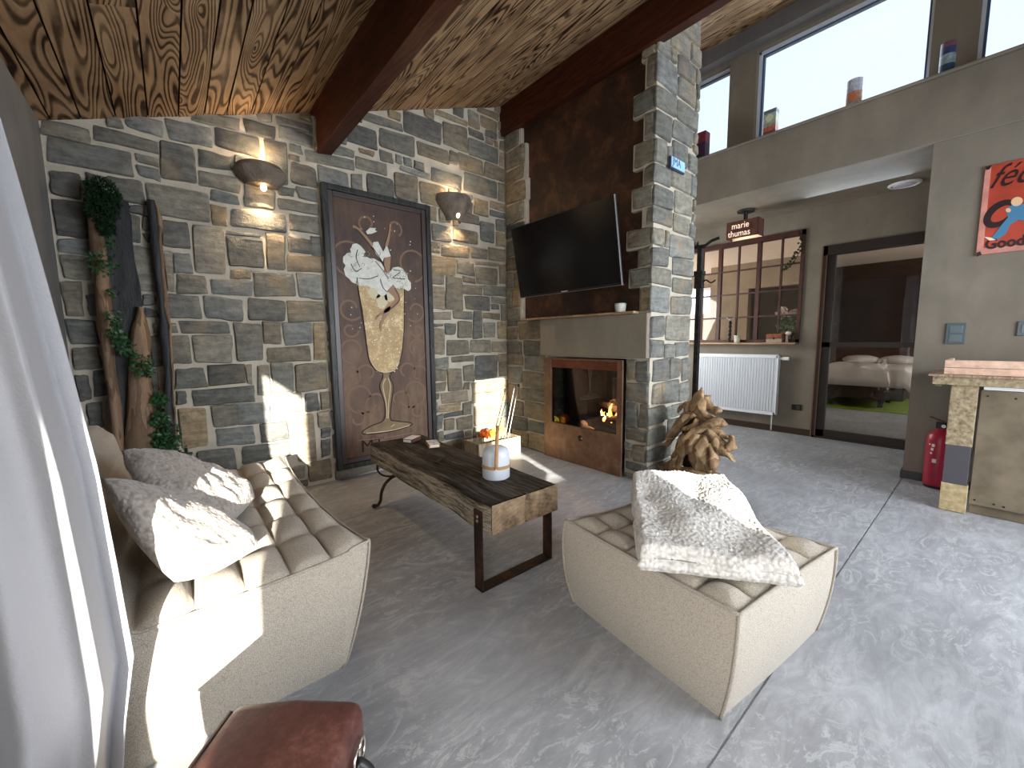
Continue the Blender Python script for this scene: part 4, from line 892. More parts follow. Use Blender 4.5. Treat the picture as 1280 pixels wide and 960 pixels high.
# coffee table ---------------------------------------------------------
TB, nt, b_ = newmat('weathered_oak_beam'); v = coords(nt, (15, 1.5, 15)); n1 = noise(nt, v, 1.4, 6, .65, .6); n2 = noise(nt, coords(nt, (30, 2.2, 30)), 4, 5, .7)
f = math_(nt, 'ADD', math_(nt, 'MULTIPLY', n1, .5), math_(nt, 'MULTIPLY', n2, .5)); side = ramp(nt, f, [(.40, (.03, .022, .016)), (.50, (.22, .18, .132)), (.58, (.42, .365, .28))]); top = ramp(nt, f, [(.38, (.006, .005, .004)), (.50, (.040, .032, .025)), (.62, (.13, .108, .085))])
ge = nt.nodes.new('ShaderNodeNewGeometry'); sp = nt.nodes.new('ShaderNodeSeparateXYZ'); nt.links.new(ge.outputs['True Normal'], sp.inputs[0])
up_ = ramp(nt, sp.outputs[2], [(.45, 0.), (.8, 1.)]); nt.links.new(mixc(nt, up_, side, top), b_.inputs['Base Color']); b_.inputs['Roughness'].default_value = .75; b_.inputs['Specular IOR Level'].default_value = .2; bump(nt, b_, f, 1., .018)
ENDG, nt, b_ = newmat('oak_end_grain'); v = coords(nt); dd = nt.nodes.new('ShaderNodeTexWave'); dd.wave_type = 'RINGS'; dd.rings_direction = 'Y'; dd.inputs['Scale'].default_value = 16; dd.inputs['Distortion'].default_value = 5; dd.inputs['Detail'].default_value = 3; nt.links.new(v, dd.inputs['Vector'])
f = math_(nt, 'ADD', math_(nt, 'MULTIPLY', dd.outputs['Fac'], .04), math_(nt, 'MULTIPLY', noise(nt, v, 11, 6, .75), .93)); nt.links.new(ramp(nt, f, [(.34, (.075, .048, .026)), (.5, (.22, .15, .088)), (.68, (.36, .26, .16))]), b_.inputs['Base Color']); b_.inputs['Roughness'].default_value = .8; bump(nt, b_, f, .4, .006)
ct = empty('coffee_table', (1.22, 2.1, 0), 'rustic coffee table of one thick oak beam on dark iron legs', 'coffee table')
TY0, TY1, TX0, TX1, TZ0, TZ1 = 1.372, 2.80, 1.018, 1.432, .292, .432
b = MB(); nx, ny = 22, 90
def tsurf(u, v, kind):
    y = TY0+(TY1-TY0)*v; w = .010*mnoise.noise(Vector((3, y*3, 0)))
    x0, x1 = TX0+w+.010*mnoise.noise(Vector((0, y*5, 1))), TX1+.012*mnoise.noise(Vector((9, y*4, 2)))
    z1 = TZ1+.006*mnoise.noise(Vector((5, y*3, 3))); z0 = TZ0+.008*mnoise.noise(Vector((5, y*3, 7)))+.010*(v)
    if kind == 'top':
        x = x0+(x1-x0)*u; z = z1+.0035*mnoise.noise(Vector((x*34, y*3, 5))); e_ = min(u, 1-u); z -= .010*max(0, 1-e_/.06)**2
        cr = abs(x-(1.235+.030*mnoise.noise(Vector((0, y*2.2, 11))))); z -= .010*max(0, 1-cr/.008)*(1 if y < 2.05 else 0)
        cr = abs(x-(1.13+.03*mnoise.noise(Vector((4, y*2.0, 1))))); z -= .007*max(0, 1-cr/.007)*(1 if 1.5 < y < 2.5 else 0)
        return Vector((x, y, z))
    if kind == 'bot': return Vector((x1+(x0-x1)*u, y, z0))
    if kind == 'left': 
        z = z0+(z1-.010-z0)*u; gou = .016*max(0, mnoise.noise(Vector((z*14, y*4, 8))))*(1 if 1.5 < y < 2.2 else .3)
        return Vector((x0+gou, y, z))
    z = z1-.010+(z0-z1+.010)*u; return Vector((x1-.008*max(0, mnoise.noise(Vector((z*14, y*4, 18)))), y, z))
NX = {'top': 90, 'bot': 6, 'left': 16, 'right': 12}
for k in ('top', 'bot', 'left', 'right'): b.grid(lambda u, v, k=k: tsurf(u, v, k), NX[k], ny)
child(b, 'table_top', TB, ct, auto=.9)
for v, nm in ((0, 'near'), (1, 'far')):
    b = MB(); y = TY0 if v == 0 else TY1; s = -1 if v == 0 else 1
    def ef(u, h):
        x0 = tsurf(0, v, 'left').x; x1 = tsurf(0, v, 'right').x; z0 = tsurf(0, v, 'bot').z; z1 = tsurf(.5, v, 'top').z; x = x0+(x1-x0)*u
        z = z0+(z1-z0-.004)*h; k = max(0, 1-abs(x-1.225-.03*mnoise.noise(Vector((z*20, 0, 0))))/.008)
        return Vector((x, y+s*(.004+.004*mnoise.noise(Vector((x*14, z*14, 2)))-.022*k), z))
    b.grid(ef, 60, 20); b.f = [f[::-1] for f in b.f] if v else b.f; child(b, 'end_grain', ENDG, ct, smooth=True)
# near frame: flat bar loop
b = MB(); ya, yb = 1.425, 1.485; xa, xb = 1.0, 1.452; t = .010
b.bbox(xa, ya, 0, xa+t, yb, .385, .002); b.bbox(xb-t, ya, 0, xb, yb, .385, .002); b.bbox(xa, ya, 0, xb, yb, t, .002)
leg = child(b, 'leg_frame', IRON, ct)
for z in (.345, .365): 
    bo = MB(); bo.lathe([(0, .005), (.006, .004), (.008, 0)], n=10, M=Matrix.Translation((xa-.0, 1.455, z-.01))@Matrix.Rotation(-PI/2, 4, 'Y')); child(bo, 'bolt', simple('bolt_steel', (.35, .28, .24), .4, .8), ct)
# far legs: curled wrought iron feet
for sx_, xx in ((-1, 1.03), (1, 1.42)):
    b = MB(); xo = xx; cx_ = 1.225
    pts = [(xo-sx_*0, 2.70, .36), (xo, 2.70, .30), (xo+sx_*(-.0), 2.70, .255), (xo-sx_*.035, 2.70, .215), (xo-sx_*.09, 2.70, .195), (cx_+sx_*.06, 2.70, .20)]
    b.tube(smoothp(pts, False, 4), .016, 8, flat=.4)
    pts = [(cx_+sx_*.02, 2.69, .205), (xo-sx_*.10, 2.69, .19), (xo-sx_*.045, 2.69, .155), (xo-sx_*.015, 2.69, .10), (xo-sx_*.005, 2.69, .045), (xo+sx_*.012, 2.69, .018), (xo+sx_*.035, 2.69, .012)]
    b.tube(smoothp(pts, False, 4), .017, 8, flat=.5); b.blob((xo+sx_*.040, 2.69, .016), (.018, .022, .014), 2)
    child(b, 'curled_leg', IRON, ct, smooth=True)
# objects on the table
c_ = P(620, 596, 2, .436); tz = .433; c_ = Vector((1.257, 1.644))
la = empty('table_lantern', (c_.x, c_.y, tz), 'frosted white lantern with a tan leather strap on the coffee table', 'lantern')
FRO, nt, b_ = newmat('frosted_glass'); b_.inputs['Base Color'].default_value = (.66, .71, .78, 1); b_.inputs['Roughness'].default_value = .35; b_.inputs['Transmission Weight'].default_value = .15; b_.inputs['Subsurface Weight'].default_value = .3; b_.inputs['Subsurface Radius'].default_value = (.03, .03, .03)
b = MB(); Rl = .072; H_ = .168
b.lathe([(0, tz+.001), (Rl-.006, tz+.001), (Rl, tz+.006), (Rl, tz+.115), (Rl*.97, tz+.135), (Rl*.85, tz+.153), (Rl*.6, tz+.164), (Rl*.3, tz+.168), (0, tz+.169)], c_.x, c_.y, 40); child(b, 'body', FRO, la, smooth=True)
LEA = simple('tan_leather', (.38, .22, .11), .6, var=(30, .15))
b = MB(); b.lathe([(Rl+.001, tz+.058), (Rl+.004, tz+.059), (Rl+.004, tz+.074), (Rl+.001, tz+.075), (Rl+.001, tz+.058)], c_.x, c_.y, 40); child(b, 'band', LEA, la, smooth=False)
vd = Vector((-c_.x, -c_.y)).normalized(); sd = Vector((-vd.y, vd.x)); b = MB()
def lp(t, w): # strap loop in a vertical plane facing roughly the camera
    a = PI*t; x = math.cos(a); z = math.sin(a)
    return Vector((c_.x, c_.y, 0))+Vector((vd.x, vd.y, 0))*((Rl+.007)*x)+Vector((sd.x, sd.y, 0))*(w*.009-.022*z*0+.012*z)+Vector((0, 0, tz+.066+.205*z**.8))
b.grid(lambda t, w: lp(t, 2*w-1), 30, 3); st = child(b, 'strap', LEA, la, smooth=True); so2 = st.modifiers.new('t', 'SOLIDIFY'); so2.thickness = .003
b = MB(); b.blob((c_.x+vd.x*(Rl+.010), c_.y+vd.y*(Rl+.010), tz+.066), .0045, 2); child(b, 'rivet', simple('brass_rivet', (.7, .6, .4), .3, .8), la, smooth=True)
def matchbox(px, py, rz, label, sidec, topc, open_=False):
    q = P(px, py, 2, .45); o = empty('matchbox', (q.x, q.y, .437), label, 'matchbox', 'matchboxes on the coffee table')
    M = Matrix.Translation((q.x, q.y, .438))@Matrix.Rotation(rz, 4, 'Z')
    child(MB().bbox(-.062, -.038, 0, .062, .038, .026, .0015, M=M), 'sleeve', sidec, o); child(MB().box(-.060, -.036, .026, .060, .036, .0265, M=M), 'cover', topc, o)
    child(MB().box(-.0625, -.030, .004, -.0620, .030, .022, M=M), 'tray_end', simple('card', (.6, .56, .5), .8), o)
matchbox(515, 549, .55, 'white matchbox with dark striking side, farther on the coffee table', simple('dark_striker', (.09, .04, .03), .8), simple('white_card', (.72, .72, .74), .6))
matchbox(541, 555, 1.25, 'matchbox with brown side standing nearer on the coffee table', simple('tan_side', (.33, .16, .08), .8), simple('white_print', (.62, .62, .66), .6, var=(40, .5)))
b = MB(); q1, q2 = P(544, 579, 2, .44), P(567, 566, 2, .44); q1.z = q2.z = .443; mid = q1.lerp(q2, .3)
b.tube([q1, mid, q2], [.009, .008, .004], 8, flat=.5); tag(b.build('iron_clamp', BLACK), 'small black iron staple lying in the middle of the table', 'iron staple')

# crate with flowers ----------------------------------------------------
CRW = woodmat('old_crate_wood', (.14, .10, .06), (.42, .35, .25), (14, 14, 2), 5, .8, .4)
CX0, CX1, CY0, CY1, CZ = 2.09, 2.60, 2.99, 3.24, .195
cr = empty('wooden_crate', ((CX0+CX1)/2, (CY0+CY1)/2, 0), 'small wooden crate with flowers standing in the stone corner', 'crate')
for nm, q in (('front_board', (CX0, CY0, .0, CX1, CY0+.015, CZ)), ('back_board', (CX0, CY1-.015, 0, CX1, CY1, CZ)), ('end_board', (CX0, CY0+.015, 0, CX0+.015, CY1-.015, CZ)), ('end_board', (CX1-.015, CY0+.015, 0, CX1, CY1-.015, CZ)), ('bottom', (CX0+.015, CY0+.015, 0.005, CX1-.015, CY1-.015, .02))):
    child(MB().bbox(*q, .002), nm, CRW, cr)
child(MB().bbox(CX0+.17, CY0-.003, .11, CX0+.25, CY0+.001, .14, .008), 'hand_hole', BLACK, cr)
def flower(x, y, z, r, col, label, seed):
    rr2 = random.Random(seed); o = empty('artificial_flower', (x, y, z), label, 'flower', 'flowers in the crate'); M0 = simple('petal_%d' % seed, col, .6, var=(40, .35)); b = MB()
    for k in range(70):
        a = rr2.uniform(0, 2*PI); el = rr2.uniform(-.1, 1.5); d = Vector((math.cos(a)*math.cos(el), math.sin(a)*math.cos(el), math.sin(el))); c0 = Vector((x, y, z))+d*r*rr2.uniform(.55, 1)
        t1 = d.orthogonal().normalized()*r*.26; t2 = d.cross(t1).normalized()*r*.26; b.add([c0-t1-t2*.4, c0+t1-t2*.4, c0+t1*.7+t2+d*r*.15, c0-t1*.7+t2+d*r*.15], [(0, 1, 2, 3)])
    b.blob((x, y, z+r*.2), r*.55, 2, amp=.3); pt = child(b, 'petals', M0, o)
    child(MB().tube([(x, y, .025), (x, y, z)], .004, 6), 'stem', simple('stem_green', (.06, .12, .03), .7), o)
flower(2.235, 3.11, .235, .062, (.85, .16, .03), 'orange red blossom at the left end of the crate', 1)
flower(2.31, 3.08, .225, .052, (.90, .30, .04), 'orange blossom next to the red one in the crate', 2)
flower(2.40, 3.12, .24, .055, (.80, .72, .10), 'yellow green blossom in the middle of the crate', 3)
flower(2.48, 3.14, .225, .042, (.72, .74, .12), 'pale yellow blossom near the right end of the crate', 4)
for i, (a, c, lab) in enumerate((((628, 535), (643, 484), 'left one of two thin metal fire tools standing in the crate'), ((632, 537), (648, 482), 'right one of two thin metal fire tools standing in the crate'))):
    q0, q1 = P(*a, 1, 3.1), P(*c, 1, 3.2); q0.z = .06; o = empty('fire_tool', q0, lab, 'fire tool', 'fire tools in the crate')
    child(MB().tube([q0, q1], .0045, 8), 'shaft', simple('steel_shaft', (.25, .24, .22), .35, .8), o); child(MB().blob(q1, (.012, .008, .022), 2), 'tip', BLACK, o, smooth=True)
# ------------------------------------------------------------------ curtain
CUR, nt, b_ = newmat('off_white_curtain'); v = coords(nt); f = noise(nt, v, 160, 3, .6); b_.inputs['Base Color'].default_value = (.36, .36, .385, 1); b_.inputs['Roughness'].default_value = .9
b_.inputs['Transmission Weight'].default_value = 0; b_.inputs['Sheen Weight'].default_value = .2; bump(nt, b_, f, .35, .004)
CE = [(0, -.175), (.10, -.175), (.243, -.157), (.41, -.128), (.635, -.136), (.88, -.148), (1.197, -.180), (1.454, -.207), (1.743, -.24), (2.36, -.30)]
def cedge(z):
    for (a, xa), (c, xc) in zip(CE, CE[1:]):
        if z <= c: t = (z-a)/(c-a); return xa+(xc-xa)*t
    return CE[-1][1]
b = MB()
def cfn(u, h, d=0):
    z = .015+2.33*h; xe = cedge(z); x0 = -.455; t = u; x = x0+(xe-x0)*t; ph = t*3.1*2*PI/2
    y = 1.15+.045*math.cos(PI*t*5.0+.25*math.sin(z*1.5))*(1-.35*h)*(1 if t < .6 else max(.1, 1-(t-.6)*3.5))+.012*math.sin(z*3+t*9)
    if t > .87: y += .13*min(1, (t-.87)/.04)
    return Vector((x, y, z))
b.grid(cfn, 90, 60); cu_ = b.build('curtain', CUR, smooth=True); sm = cu_.modifiers.new('t', 'SOLIDIFY'); sm.thickness = .004
tag(cu_, 'off white curtain hanging in folds at the left edge of the picture', 'curtain')

# leather suitcase -------------------------------------------------------
A_, B_ = Vector((.046, 1.030, 0)), Vector((.272, .850, 0)); ux = (B_-A_).normalized(); uy = Vector((-ux.y, ux.x, 0)); uy = -uy if uy.y > 0 else uy; Wd = (B_-A_).length; HT = .36; Lg = .46
MS = Matrix((ux, uy, Vector((0, 0, 1)))).transposed().to_4x4(); MS.translation = A_
su = empty('leather_case', A_+ux*Wd/2+uy*Lg/2, 'old burgundy brown leather case on the floor in front of the sofa', 'suitcase', None)
LE, nt, b_ = newmat('burgundy_leather'); v = coords(nt); f = math_(nt, 'ADD', math_(nt, 'MULTIPLY', noise(nt, v, 7, 6, .65), .6), math_(nt, 'MULTIPLY', noise(nt, v, 60, 4, .7), .4))
nt.links.new(ramp(nt, f, [(.34, (.050, .016, .014)), (.52, (.105, .038, .032)), (.66, (.20, .085, .065))]), b_.inputs['Base Color']); b_.inputs['Roughness'].default_value = .42; bump(nt, b_, f, .35, .006)
b = MB(); bm = bmesh.new(); bmesh.ops.create_cube(bm, size=1)
bmesh.ops.subdivide_edges(bm, edges=bm.edges[:], cuts=1)
for v_ in bm.verts: v_.co = Vector((Wd/2+v_.co.x*Wd, Lg/2+v_.co.y*Lg, HT/2+v_.co.z*HT+(.012 if v_.co.z > .4 and abs(v_.co.x) < .1 else 0)))
bmesh.ops.bevel(bm, geom=[e_ for e_ in bm.edges if len(e_.link_faces) == 2 and e_.calc_face_angle() > .5], offset=.032, segments=4, affect='EDGES', profile=.55)
b.bm(bm, M=MS); child(b, 'case_body', LE, su, smooth=True)
child(MB().tube([MS@Vector((x, y, HT-.012+.0)) for x, y in ((.004, .02), (.004, Lg-.02))], .006, 6), 'edge_welt', LE, su, smooth=True)
for k in (.015, .045):
    b = MB(); c0 = MS@Vector((Wd+.006, .05+k*.9, HT-.06)); b.tube([c0+uy*(.016*math.cos(a*PI/8))+Vector((0, 0, .020*math.sin(a*PI/8)))+ux*.004 for a in range(17)], .0028, 6, cap=False); child(b, 'metal_ring', simple('nickel_ring', (.75, .72, .66), .25, .9), su, smooth=True)
b = MB(); b.tube(smoothp([MS@Vector(q) for q in ((Wd+.006, .085, HT-.07), (Wd+.035, .09, HT-.095), (Wd+.05, .15, HT-.105), (Wd+.04, .22, HT-.10), (Wd+.006, .235, HT-.07))], False, 5), .013, 10); child(b, 'handle', simple('black_leather', (.015, .015, .017), .4), su, smooth=True)

# charred log halves with ivy ---------------------------------------------
TANW = woodmat('stripped_tan_wood', (.12, .075, .045), (.30, .205, .135), (22, 22, 3.5), 2, .75, .8, 2.2)
CHAR, nt, b_ = newmat('charred_wood'); f = noise(nt, coords(nt, (1, 1, .25)), 30, 6, .7); nt.links.new(ramp(nt, f, [(.35, (.003, .004, .005)), (.62, (.012, .013, .017)), (.75, (.03, .03, .036))]), b_.inputs['Base Color']); b_.inputs['Roughness'].default_value = .55; bump(nt, b_, f, .9, .01)
def lg(x, y, yy=3.33):
    q = P(100+x/2.4, 200+y/2.4, 1, yy); return (q.x, q.z)
def slab(pts, t, yoff, bulge, mat, name, par, dens=3):
    pts = smoothp([lg(*p) for p in pts], True, dens); zs = [p[1] for p in pts]; rr3 = random.Random(len(pts))
    pts = [(u+rr3.uniform(-.004, .004), v) for u, v in pts]
    n = len(pts); cu = sum(p[0] for p in pts)/n; rings = []
    import bisect
    b = MB()
    # scan in rows so that the slab can be rounded across its width
    z0, z1 = min(zs), max(zs); R = 46; rows = []
    for i in range(R):
        z = z0+(z1-z0)*(i+.5)/R; xs = []
        for k in range(n):
            (ua, va), (ub, vb) = pts[k], pts[(k+1) % n]
            if (va-z)*(vb-z) < 0: xs.append(ua+(ub-ua)*(z-va)/(vb-va))
        if len(xs) >= 2: rows.append((min(xs), max(xs), z))
    C = 9; vs = []
    for x0, x1, z in rows:
        lean = (z/2.1)*.07
        for side in (0, 1):
            for c in range(C):
                t_ = c/(C-1); x = x0+(x1-x0)*t_; w = math.sin(PI*t_)**.6
                y = yoff+lean-(bulge*w+.006*mnoise.noise(Vector((x*25, 0, z*9))) if side == 0 else -t)
                vs.append(Vector((x, y, z)))
    m_ = 2*C; fs = []
    for i in range(len(rows)-1):
        o = i*m_; q = o+m_
        for c in range(C-1): fs += [(o+c, o+c+1, q+c+1, q+c), (o+C+c+1, o+C+c, q+C+c, q+C+c+1)]
        fs += [(o+C, o, q, q+C), (o+C-1, o+2*C-1, q+2*C-1, q+C-1)]
    for o in (0, (len(rows)-1)*m_): fs.append([o+c for c in range(C)]+[o+2*C-1-c for c in range(C)])
    b.add(vs, fs); return child(b, name, mat, par, smooth=False, auto=.9)
q0 = lg(120, 900)
lo1 = empty('hollow_log_half', (-.25, 3.33, .5), 'tall hollow log half, charred inside, leaning on the wall left', 'wood decoration', 'charred logs against the stone wall')
slab([(38, 70), (90, 90), (140, 110), (152, 230), (186, 430), (175, 500), (172, 640), (180, 800), (170, 980), (170, 1180), (120, 1180), (112, 800), (95, 560), (85, 480), (72, 300), (50, 230)], .05, 3.325, .0, CHAR, 'charred_inside', lo1)
slab([(8, 55), (38, 52), (48, 120), (58, 200), (72, 240), (82, 310), (97, 480), (102, 580), (118, 700), (132, 800), (140, 980), (150, 1180), (100, 1180), (88, 800), (75, 650), (50, 480), (38, 330), (18, 180)], .06, 3.31, .035, TANW, 'bark_edge', lo1)
slab([(178, 432), (192, 455), (212, 545), (213, 640), (222, 760), (238, 900), (240, 1000), (245, 1180), (140, 1180), (132, 870), (138, 780), (146, 600), (150, 510), (165, 470)], .06, 3.30, .04, TANW, 'bark_piece', lo1)
lo2 = empty('charred_plank', (-.03, 3.33, .5), 'narrow black charred plank with a tan edge, leaning right of the hollow log', 'wood decoration', 'charred logs against the stone wall')
slab([(195, 106), (218, 102), (232, 150), (242, 280), (258, 450), (272, 540), (275, 680), (285, 800), (292, 920), (296, 1180), (262, 1180), (255, 915), (245, 800), (250, 640), (238, 520), (235, 430), (215, 300), (206, 200)], .05, 3.34, .012, CHAR, 'charred_face', lo2)
slab([(218, 98), (234, 125), (250, 185), (243, 205), (252, 300), (264, 440), (277, 530), (281, 650), (290, 790), (298, 930), (302, 1180), (294, 1180), (284, 900), (268, 540), (252, 450), (234, 240), (228, 150)], .05, 3.345, .012, TANW, 'tan_edge', lo2)
LEAF = simple('ivy_leaf', (.018, .075, .022), .5, var=(60, .6)); MOSS = simple('dark_moss', (.007, .026, .009), .9, var=(70, .6), bmp=(120, 1, .01))
def ivy(name, clumps, label, seed, yb=3.27, leaf=.020, mat=None, vine=None):
    r3 = random.Random(seed); b = MB()
    for (cx_, cy_, r, n) in clumps:
        q = lg(cx_, cy_, yb); s_ = r/2.4*.0066
        for k in range(n):
            a = r3.uniform(0, 2*PI); rr4 = s_*math.sqrt(r3.random()); c0 = Vector((q[0]+rr4*math.cos(a), yb-.02+r3.uniform(-.03, .03)+(q[1]/2.1)*.05, q[1]+rr4*1.2*math.sin(a)))
            d = Vector((r3.uniform(-1, 1), r3.uniform(-1, -.2), r3.uniform(-1, .6))).normalized(); t1 = d.orthogonal().normalized(); t1.rotate(Matrix.Rotation(r3.uniform(0, 6), 3, d)); t2 = d.cross(t1); L = leaf*r3.uniform(.6, 1.3)
            b.add([c0, c0+t1*L*.6+t2*L*.5, c0+t1*L*.9+t2*L*.15, c0+t1*L*1.5, c0+t1*L*.9-t2*L*.15, c0+t1*L*.6-t2*L*.5], [(0, 1, 2, 3), (0, 3, 4, 5)])
    o = b.build(name, mat or LEAF); tag(o, label, 'ivy', 'ivy on the charred logs', 'stuff')
    return o
ivy('moss_clump', [(66, 100, 28, 700), (66, 145, 26, 500), (76, 200, 14, 200)], 'thick dark moss clump on top of the hollow log', 1, 3.28, .014, MOSS)
ivy('ivy_garland', [(40, 294, 12, 14), (66, 306, 22, 60), (88, 320, 14, 26), (92, 250, 10, 24), (92, 400, 8, 18), (98, 470, 12, 40), (112, 520, 16, 80), (130, 555, 16, 70), (155, 582, 9, 24), (186, 620, 20, 110), (205, 640, 10, 24)], 'green ivy garland winding down the hollow log half', 2, 3.25, .018)
ivy('ivy_sprig', [(238, 720, 13, 160), (240, 780, 14, 180), (240, 840, 14, 160), (258, 880, 12, 70), (272, 825, 20, 80), (292, 845, 10, 20), (306, 878, 14, 26), (322, 888, 8, 12), (285, 890, 14, 24)], 'green ivy at the foot of the narrow charred plank', 3, 3.29, .019)

# driftwood sculpture -----------------------------------------------------
DW = woodmat('driftwood', (.12, .066, .032), (.46, .315, .185), (9, 9, 5), 6, .8, .9, 1.6)
def dp(x, y, d): return P(810+x/6.4, 470+y/6.4, 0, d)
dw = empty('driftwood_sculpture', (2.99, 1.38, 0), 'tall stack of twisted brown driftwood standing beside the chimney', 'driftwood sculpture')
DWP = [([(433, 93, 3.0), (405, 160, 2.97), (400, 230, 2.95), (425, 300, 2.95), (440, 370, 2.97)], [.010, .034, .046, .040, .02], .6),
 ([(455, 170, 3.02), (480, 220, 3.0), (530, 262, 2.98), (592, 268, 2.96), (600, 250, 2.96)], [.03, .03, .026, .016, .008], .7),
 ([(430, 270, 2.93), (480, 320, 2.93), (545, 350, 2.93), (570, 400, 2.93)], [.02, .024, .02, .01], .7),
 ([(345, 290, 2.96), (320, 240, 2.97), (270, 235, 2.98), (232, 290, 2.98)], [.02, .026, .026, .012], .7),
 ([(375, 300, 2.94), (300, 330, 2.93), (240, 390, 2.93), (200, 460, 2.94), (165, 530, 2.95), (132, 570, 2.96)], [.03, .042, .044, .038, .028, .012], .6),
 ([(622, 400, 2.87), (570, 370, 2.87), (500, 375, 2.87), (400, 425, 2.87), (330, 480, 2.87), (275, 540, 2.87), (230, 640, 2.88), (215, 740, 2.89), (205, 790, 2.9)], [.014, .026, .034, .036, .038, .036, .032, .026, .016], .7),
 ([(465, 430, 2.90), (520, 480, 2.90), (570, 550, 2.90), (620, 610, 2.90), (680, 680, 2.90)], [.024, .034, .042, .036, .008], .65),
 ([(655, 470, 2.92), (680, 520, 2.91), (660, 590, 2.90), (600, 570, 2.90)], [.014, .022, .026, .03], .8),
 ([(500, 420, 2.92), (560, 450, 2.92), (640, 490, 2.92), (670, 470, 2.92)], [.02, .026, .02, .01], .8),
 ([(450, 480, 2.86), (420, 560, 2.84), (400, 640, 2.84), (440, 710, 2.85), (500, 770, 2.86)], [.02, .05, .062, .056, .025], .45),
 ([(480, 540, 2.86), (520, 620, 2.86), (535, 700, 2.86), (520, 780, 2.88)], [.02, .032, .030, .016], .7),
 ([(380, 470, 2.84), (340, 550, 2.83), (280, 600, 2.84), (255, 680, 2.85), (240, 760, 2.87)], [.02, .030, .026, .022, .014], .7),
 ([(80, 700, 2.95), (130, 730, 2.94), (190, 700, 2.92), (235, 620, 2.92), (250, 540, 2.93)], [.014, .030, .032, .028, .015], .7),
 ([(140, 790, 2.88), (220, 775, 2.86), (330, 760, 2.85), (450, 790, 2.86), (560, 790, 2.88), (655, 825, 2.90)], [.012, .022, .024, .024, .022, .008], .8),
 ([(250, 430, 2.90), (330, 420, 2.89), (390, 350, 2.90)], [.014, .026, .02], .7),
 ([(300, 820, 2.88), (420, 830, 2.86), (540, 850, 2.88)], [.03, .035, .02], .8)]
b = MB(); b.blob(tuple(dp(390, 560, 3.03)), (.09, .13, .25), 3, amp=.5); b.blob(tuple(dp(400, 330, 3.03)), (.06, .07, .16), 3, amp=.5); bo_ = dp(400, 850, 3.0); b.blob((3.0, bo_.y, .07), (.13, .20, .07), 3, amp=.4)
child(b, 'core', simple('driftwood_dark', (.045, .025, .014), .9, bmp=(20, .8, .02)), dw, smooth=True)
for i, (path, rad, fl2) in enumerate(DWP):
    pts = smoothp([tuple(dp(*q)) for q in path], False, 5); rs_ = smoothp([(r, 0) for r in rad], False, 5); b = MB(); b.tube(pts, [max(.006, r[0]*1.32) for r in rs_], 16, flat=fl2)
    for k, v_ in enumerate(b.v):
        q = Vector(v_); nn_ = mnoise.noise(q*14+Vector((i, 0, 0))); n3 = mnoise.noise(q*38); b.v[k] = tuple(q+Vector((nn_*.026+n3*.008, mnoise.noise(q*13+Vector((9, i, 0)))*.034, nn_*.016+n3*.008)))
    child(b, 'branch', DW, dw, smooth=True)

# iron pole with notched hook ---------------------------------------------
PXX = 3.9; y_ = P(868, 470, 0, PXX).y; yt = P(877, 320, 0, PXX).y; y_ = (y_+yt)/2
po = empty('iron_pole', (PXX, y_, 0), 'tall black iron pole with a notched hanger on top beside the inner window', 'iron pole')
OLDI = simple('flaking_black_iron', (.020, .018, .018), .55, .4, var=(26, .6), bmp=(30, .6, .01))
b = MB(); b.bbox(PXX-.022, y_-.022, .02, PXX+.022, y_+.022, 1.99, .005); child(b, 'post', OLDI, po)
b = MB(); b.bbox(PXX-.032, y_-.036, 1.62, PXX+.032, y_+.036, 1.77, .006); b.bbox(PXX-.038, y_-.042, 1.74, PXX+.038, y_+.042, 1.78, .006); child(b, 'collar', OLDI, po)
b = MB(); b.bbox(PXX-.012, y_-.05, 1.985, PXX+.012, y_+.20, 2.02, .003); b.tube([(PXX, y_-.03, 2.0), (PXX, y_-.10, 2.04), (PXX, y_-.17, 2.055)], .014, 8)
for k in range(6): b.add([(PXX-.01, y_+.02+k*.03, 2.02), (PXX+.01, y_+.02+k*.03, 2.02), (PXX+.01, y_+.045+k*.03, 2.02), (PXX-.01, y_+.045+k*.03, 2.02), (PXX-.01, y_+.025+k*.03, 2.06), (PXX+.01, y_+.025+k*.03, 2.06)], [(0, 1, 5, 4), (2, 3, 4, 5), (0, 4, 3), (1, 2, 5), (0, 3, 2, 1)])
child(b, 'notched_bar', OLDI, po)
b = MB(); b.tube(smoothp([(PXX, y_-.02, 1.65), (PXX, y_-.06, 1.69), (PXX, y_-.11, 1.66), (PXX, y_-.15, 1.68)], False, 5), .007, 6); child(b, 'side_hook', OLDI, po, smooth=True)
b = MB(); b.lathe([(0, 0), (.10, 0), (.10, .018), (.03, .024), (0, .024)], PXX, y_, 20); child(b, 'foot_plate', OLDI, po)

# radiator ------------------------------------------------------------------
ra = empty('radiator', (5.55, 2.13, .21), 'white ribbed panel radiator hanging under the inner window', 'radiator'); ry0, ry1, rz0, rz1 = 1.655, 2.63, .21, .935
RADW = simple('white_radiator', (.70, .74, .80), .35)
b = MB(); N = 30; vs = []; prf = []
for i in range(N):
    y0 = ry0+.02+(ry1-ry0-.04)*i/N; w = (ry1-ry0-.04)/N
    prf += [(y0, 0), (y0+w*.18, 0), (y0+w*.34, .012), (y0+w*.84, .012), (y0+w, 0)]
vs = [(5.495+d, y, rz0+.035) for y, d in prf]+[(5.495+d, y, rz1-.035) for y, d in prf]; n = len(prf); b.add(vs, [(i, n+i, n+i+1, i+1) for i in range(n-1)])
b.box(5.495, ry0, rz0, 5.50, ry1, rz0+.037); b.box(5.495, ry0, rz1-.037, 5.50, ry1, rz1); b.box(5.495, ry0, rz0, 5.50, ry0+.022, rz1); b.box(5.495, ry1-.022, rz0, 5.50, ry1, rz1); b.box(5.515, ry0, rz0, 5.58, ry1, rz1-.01)
child(b, 'ribbed_panel', RADW, ra)
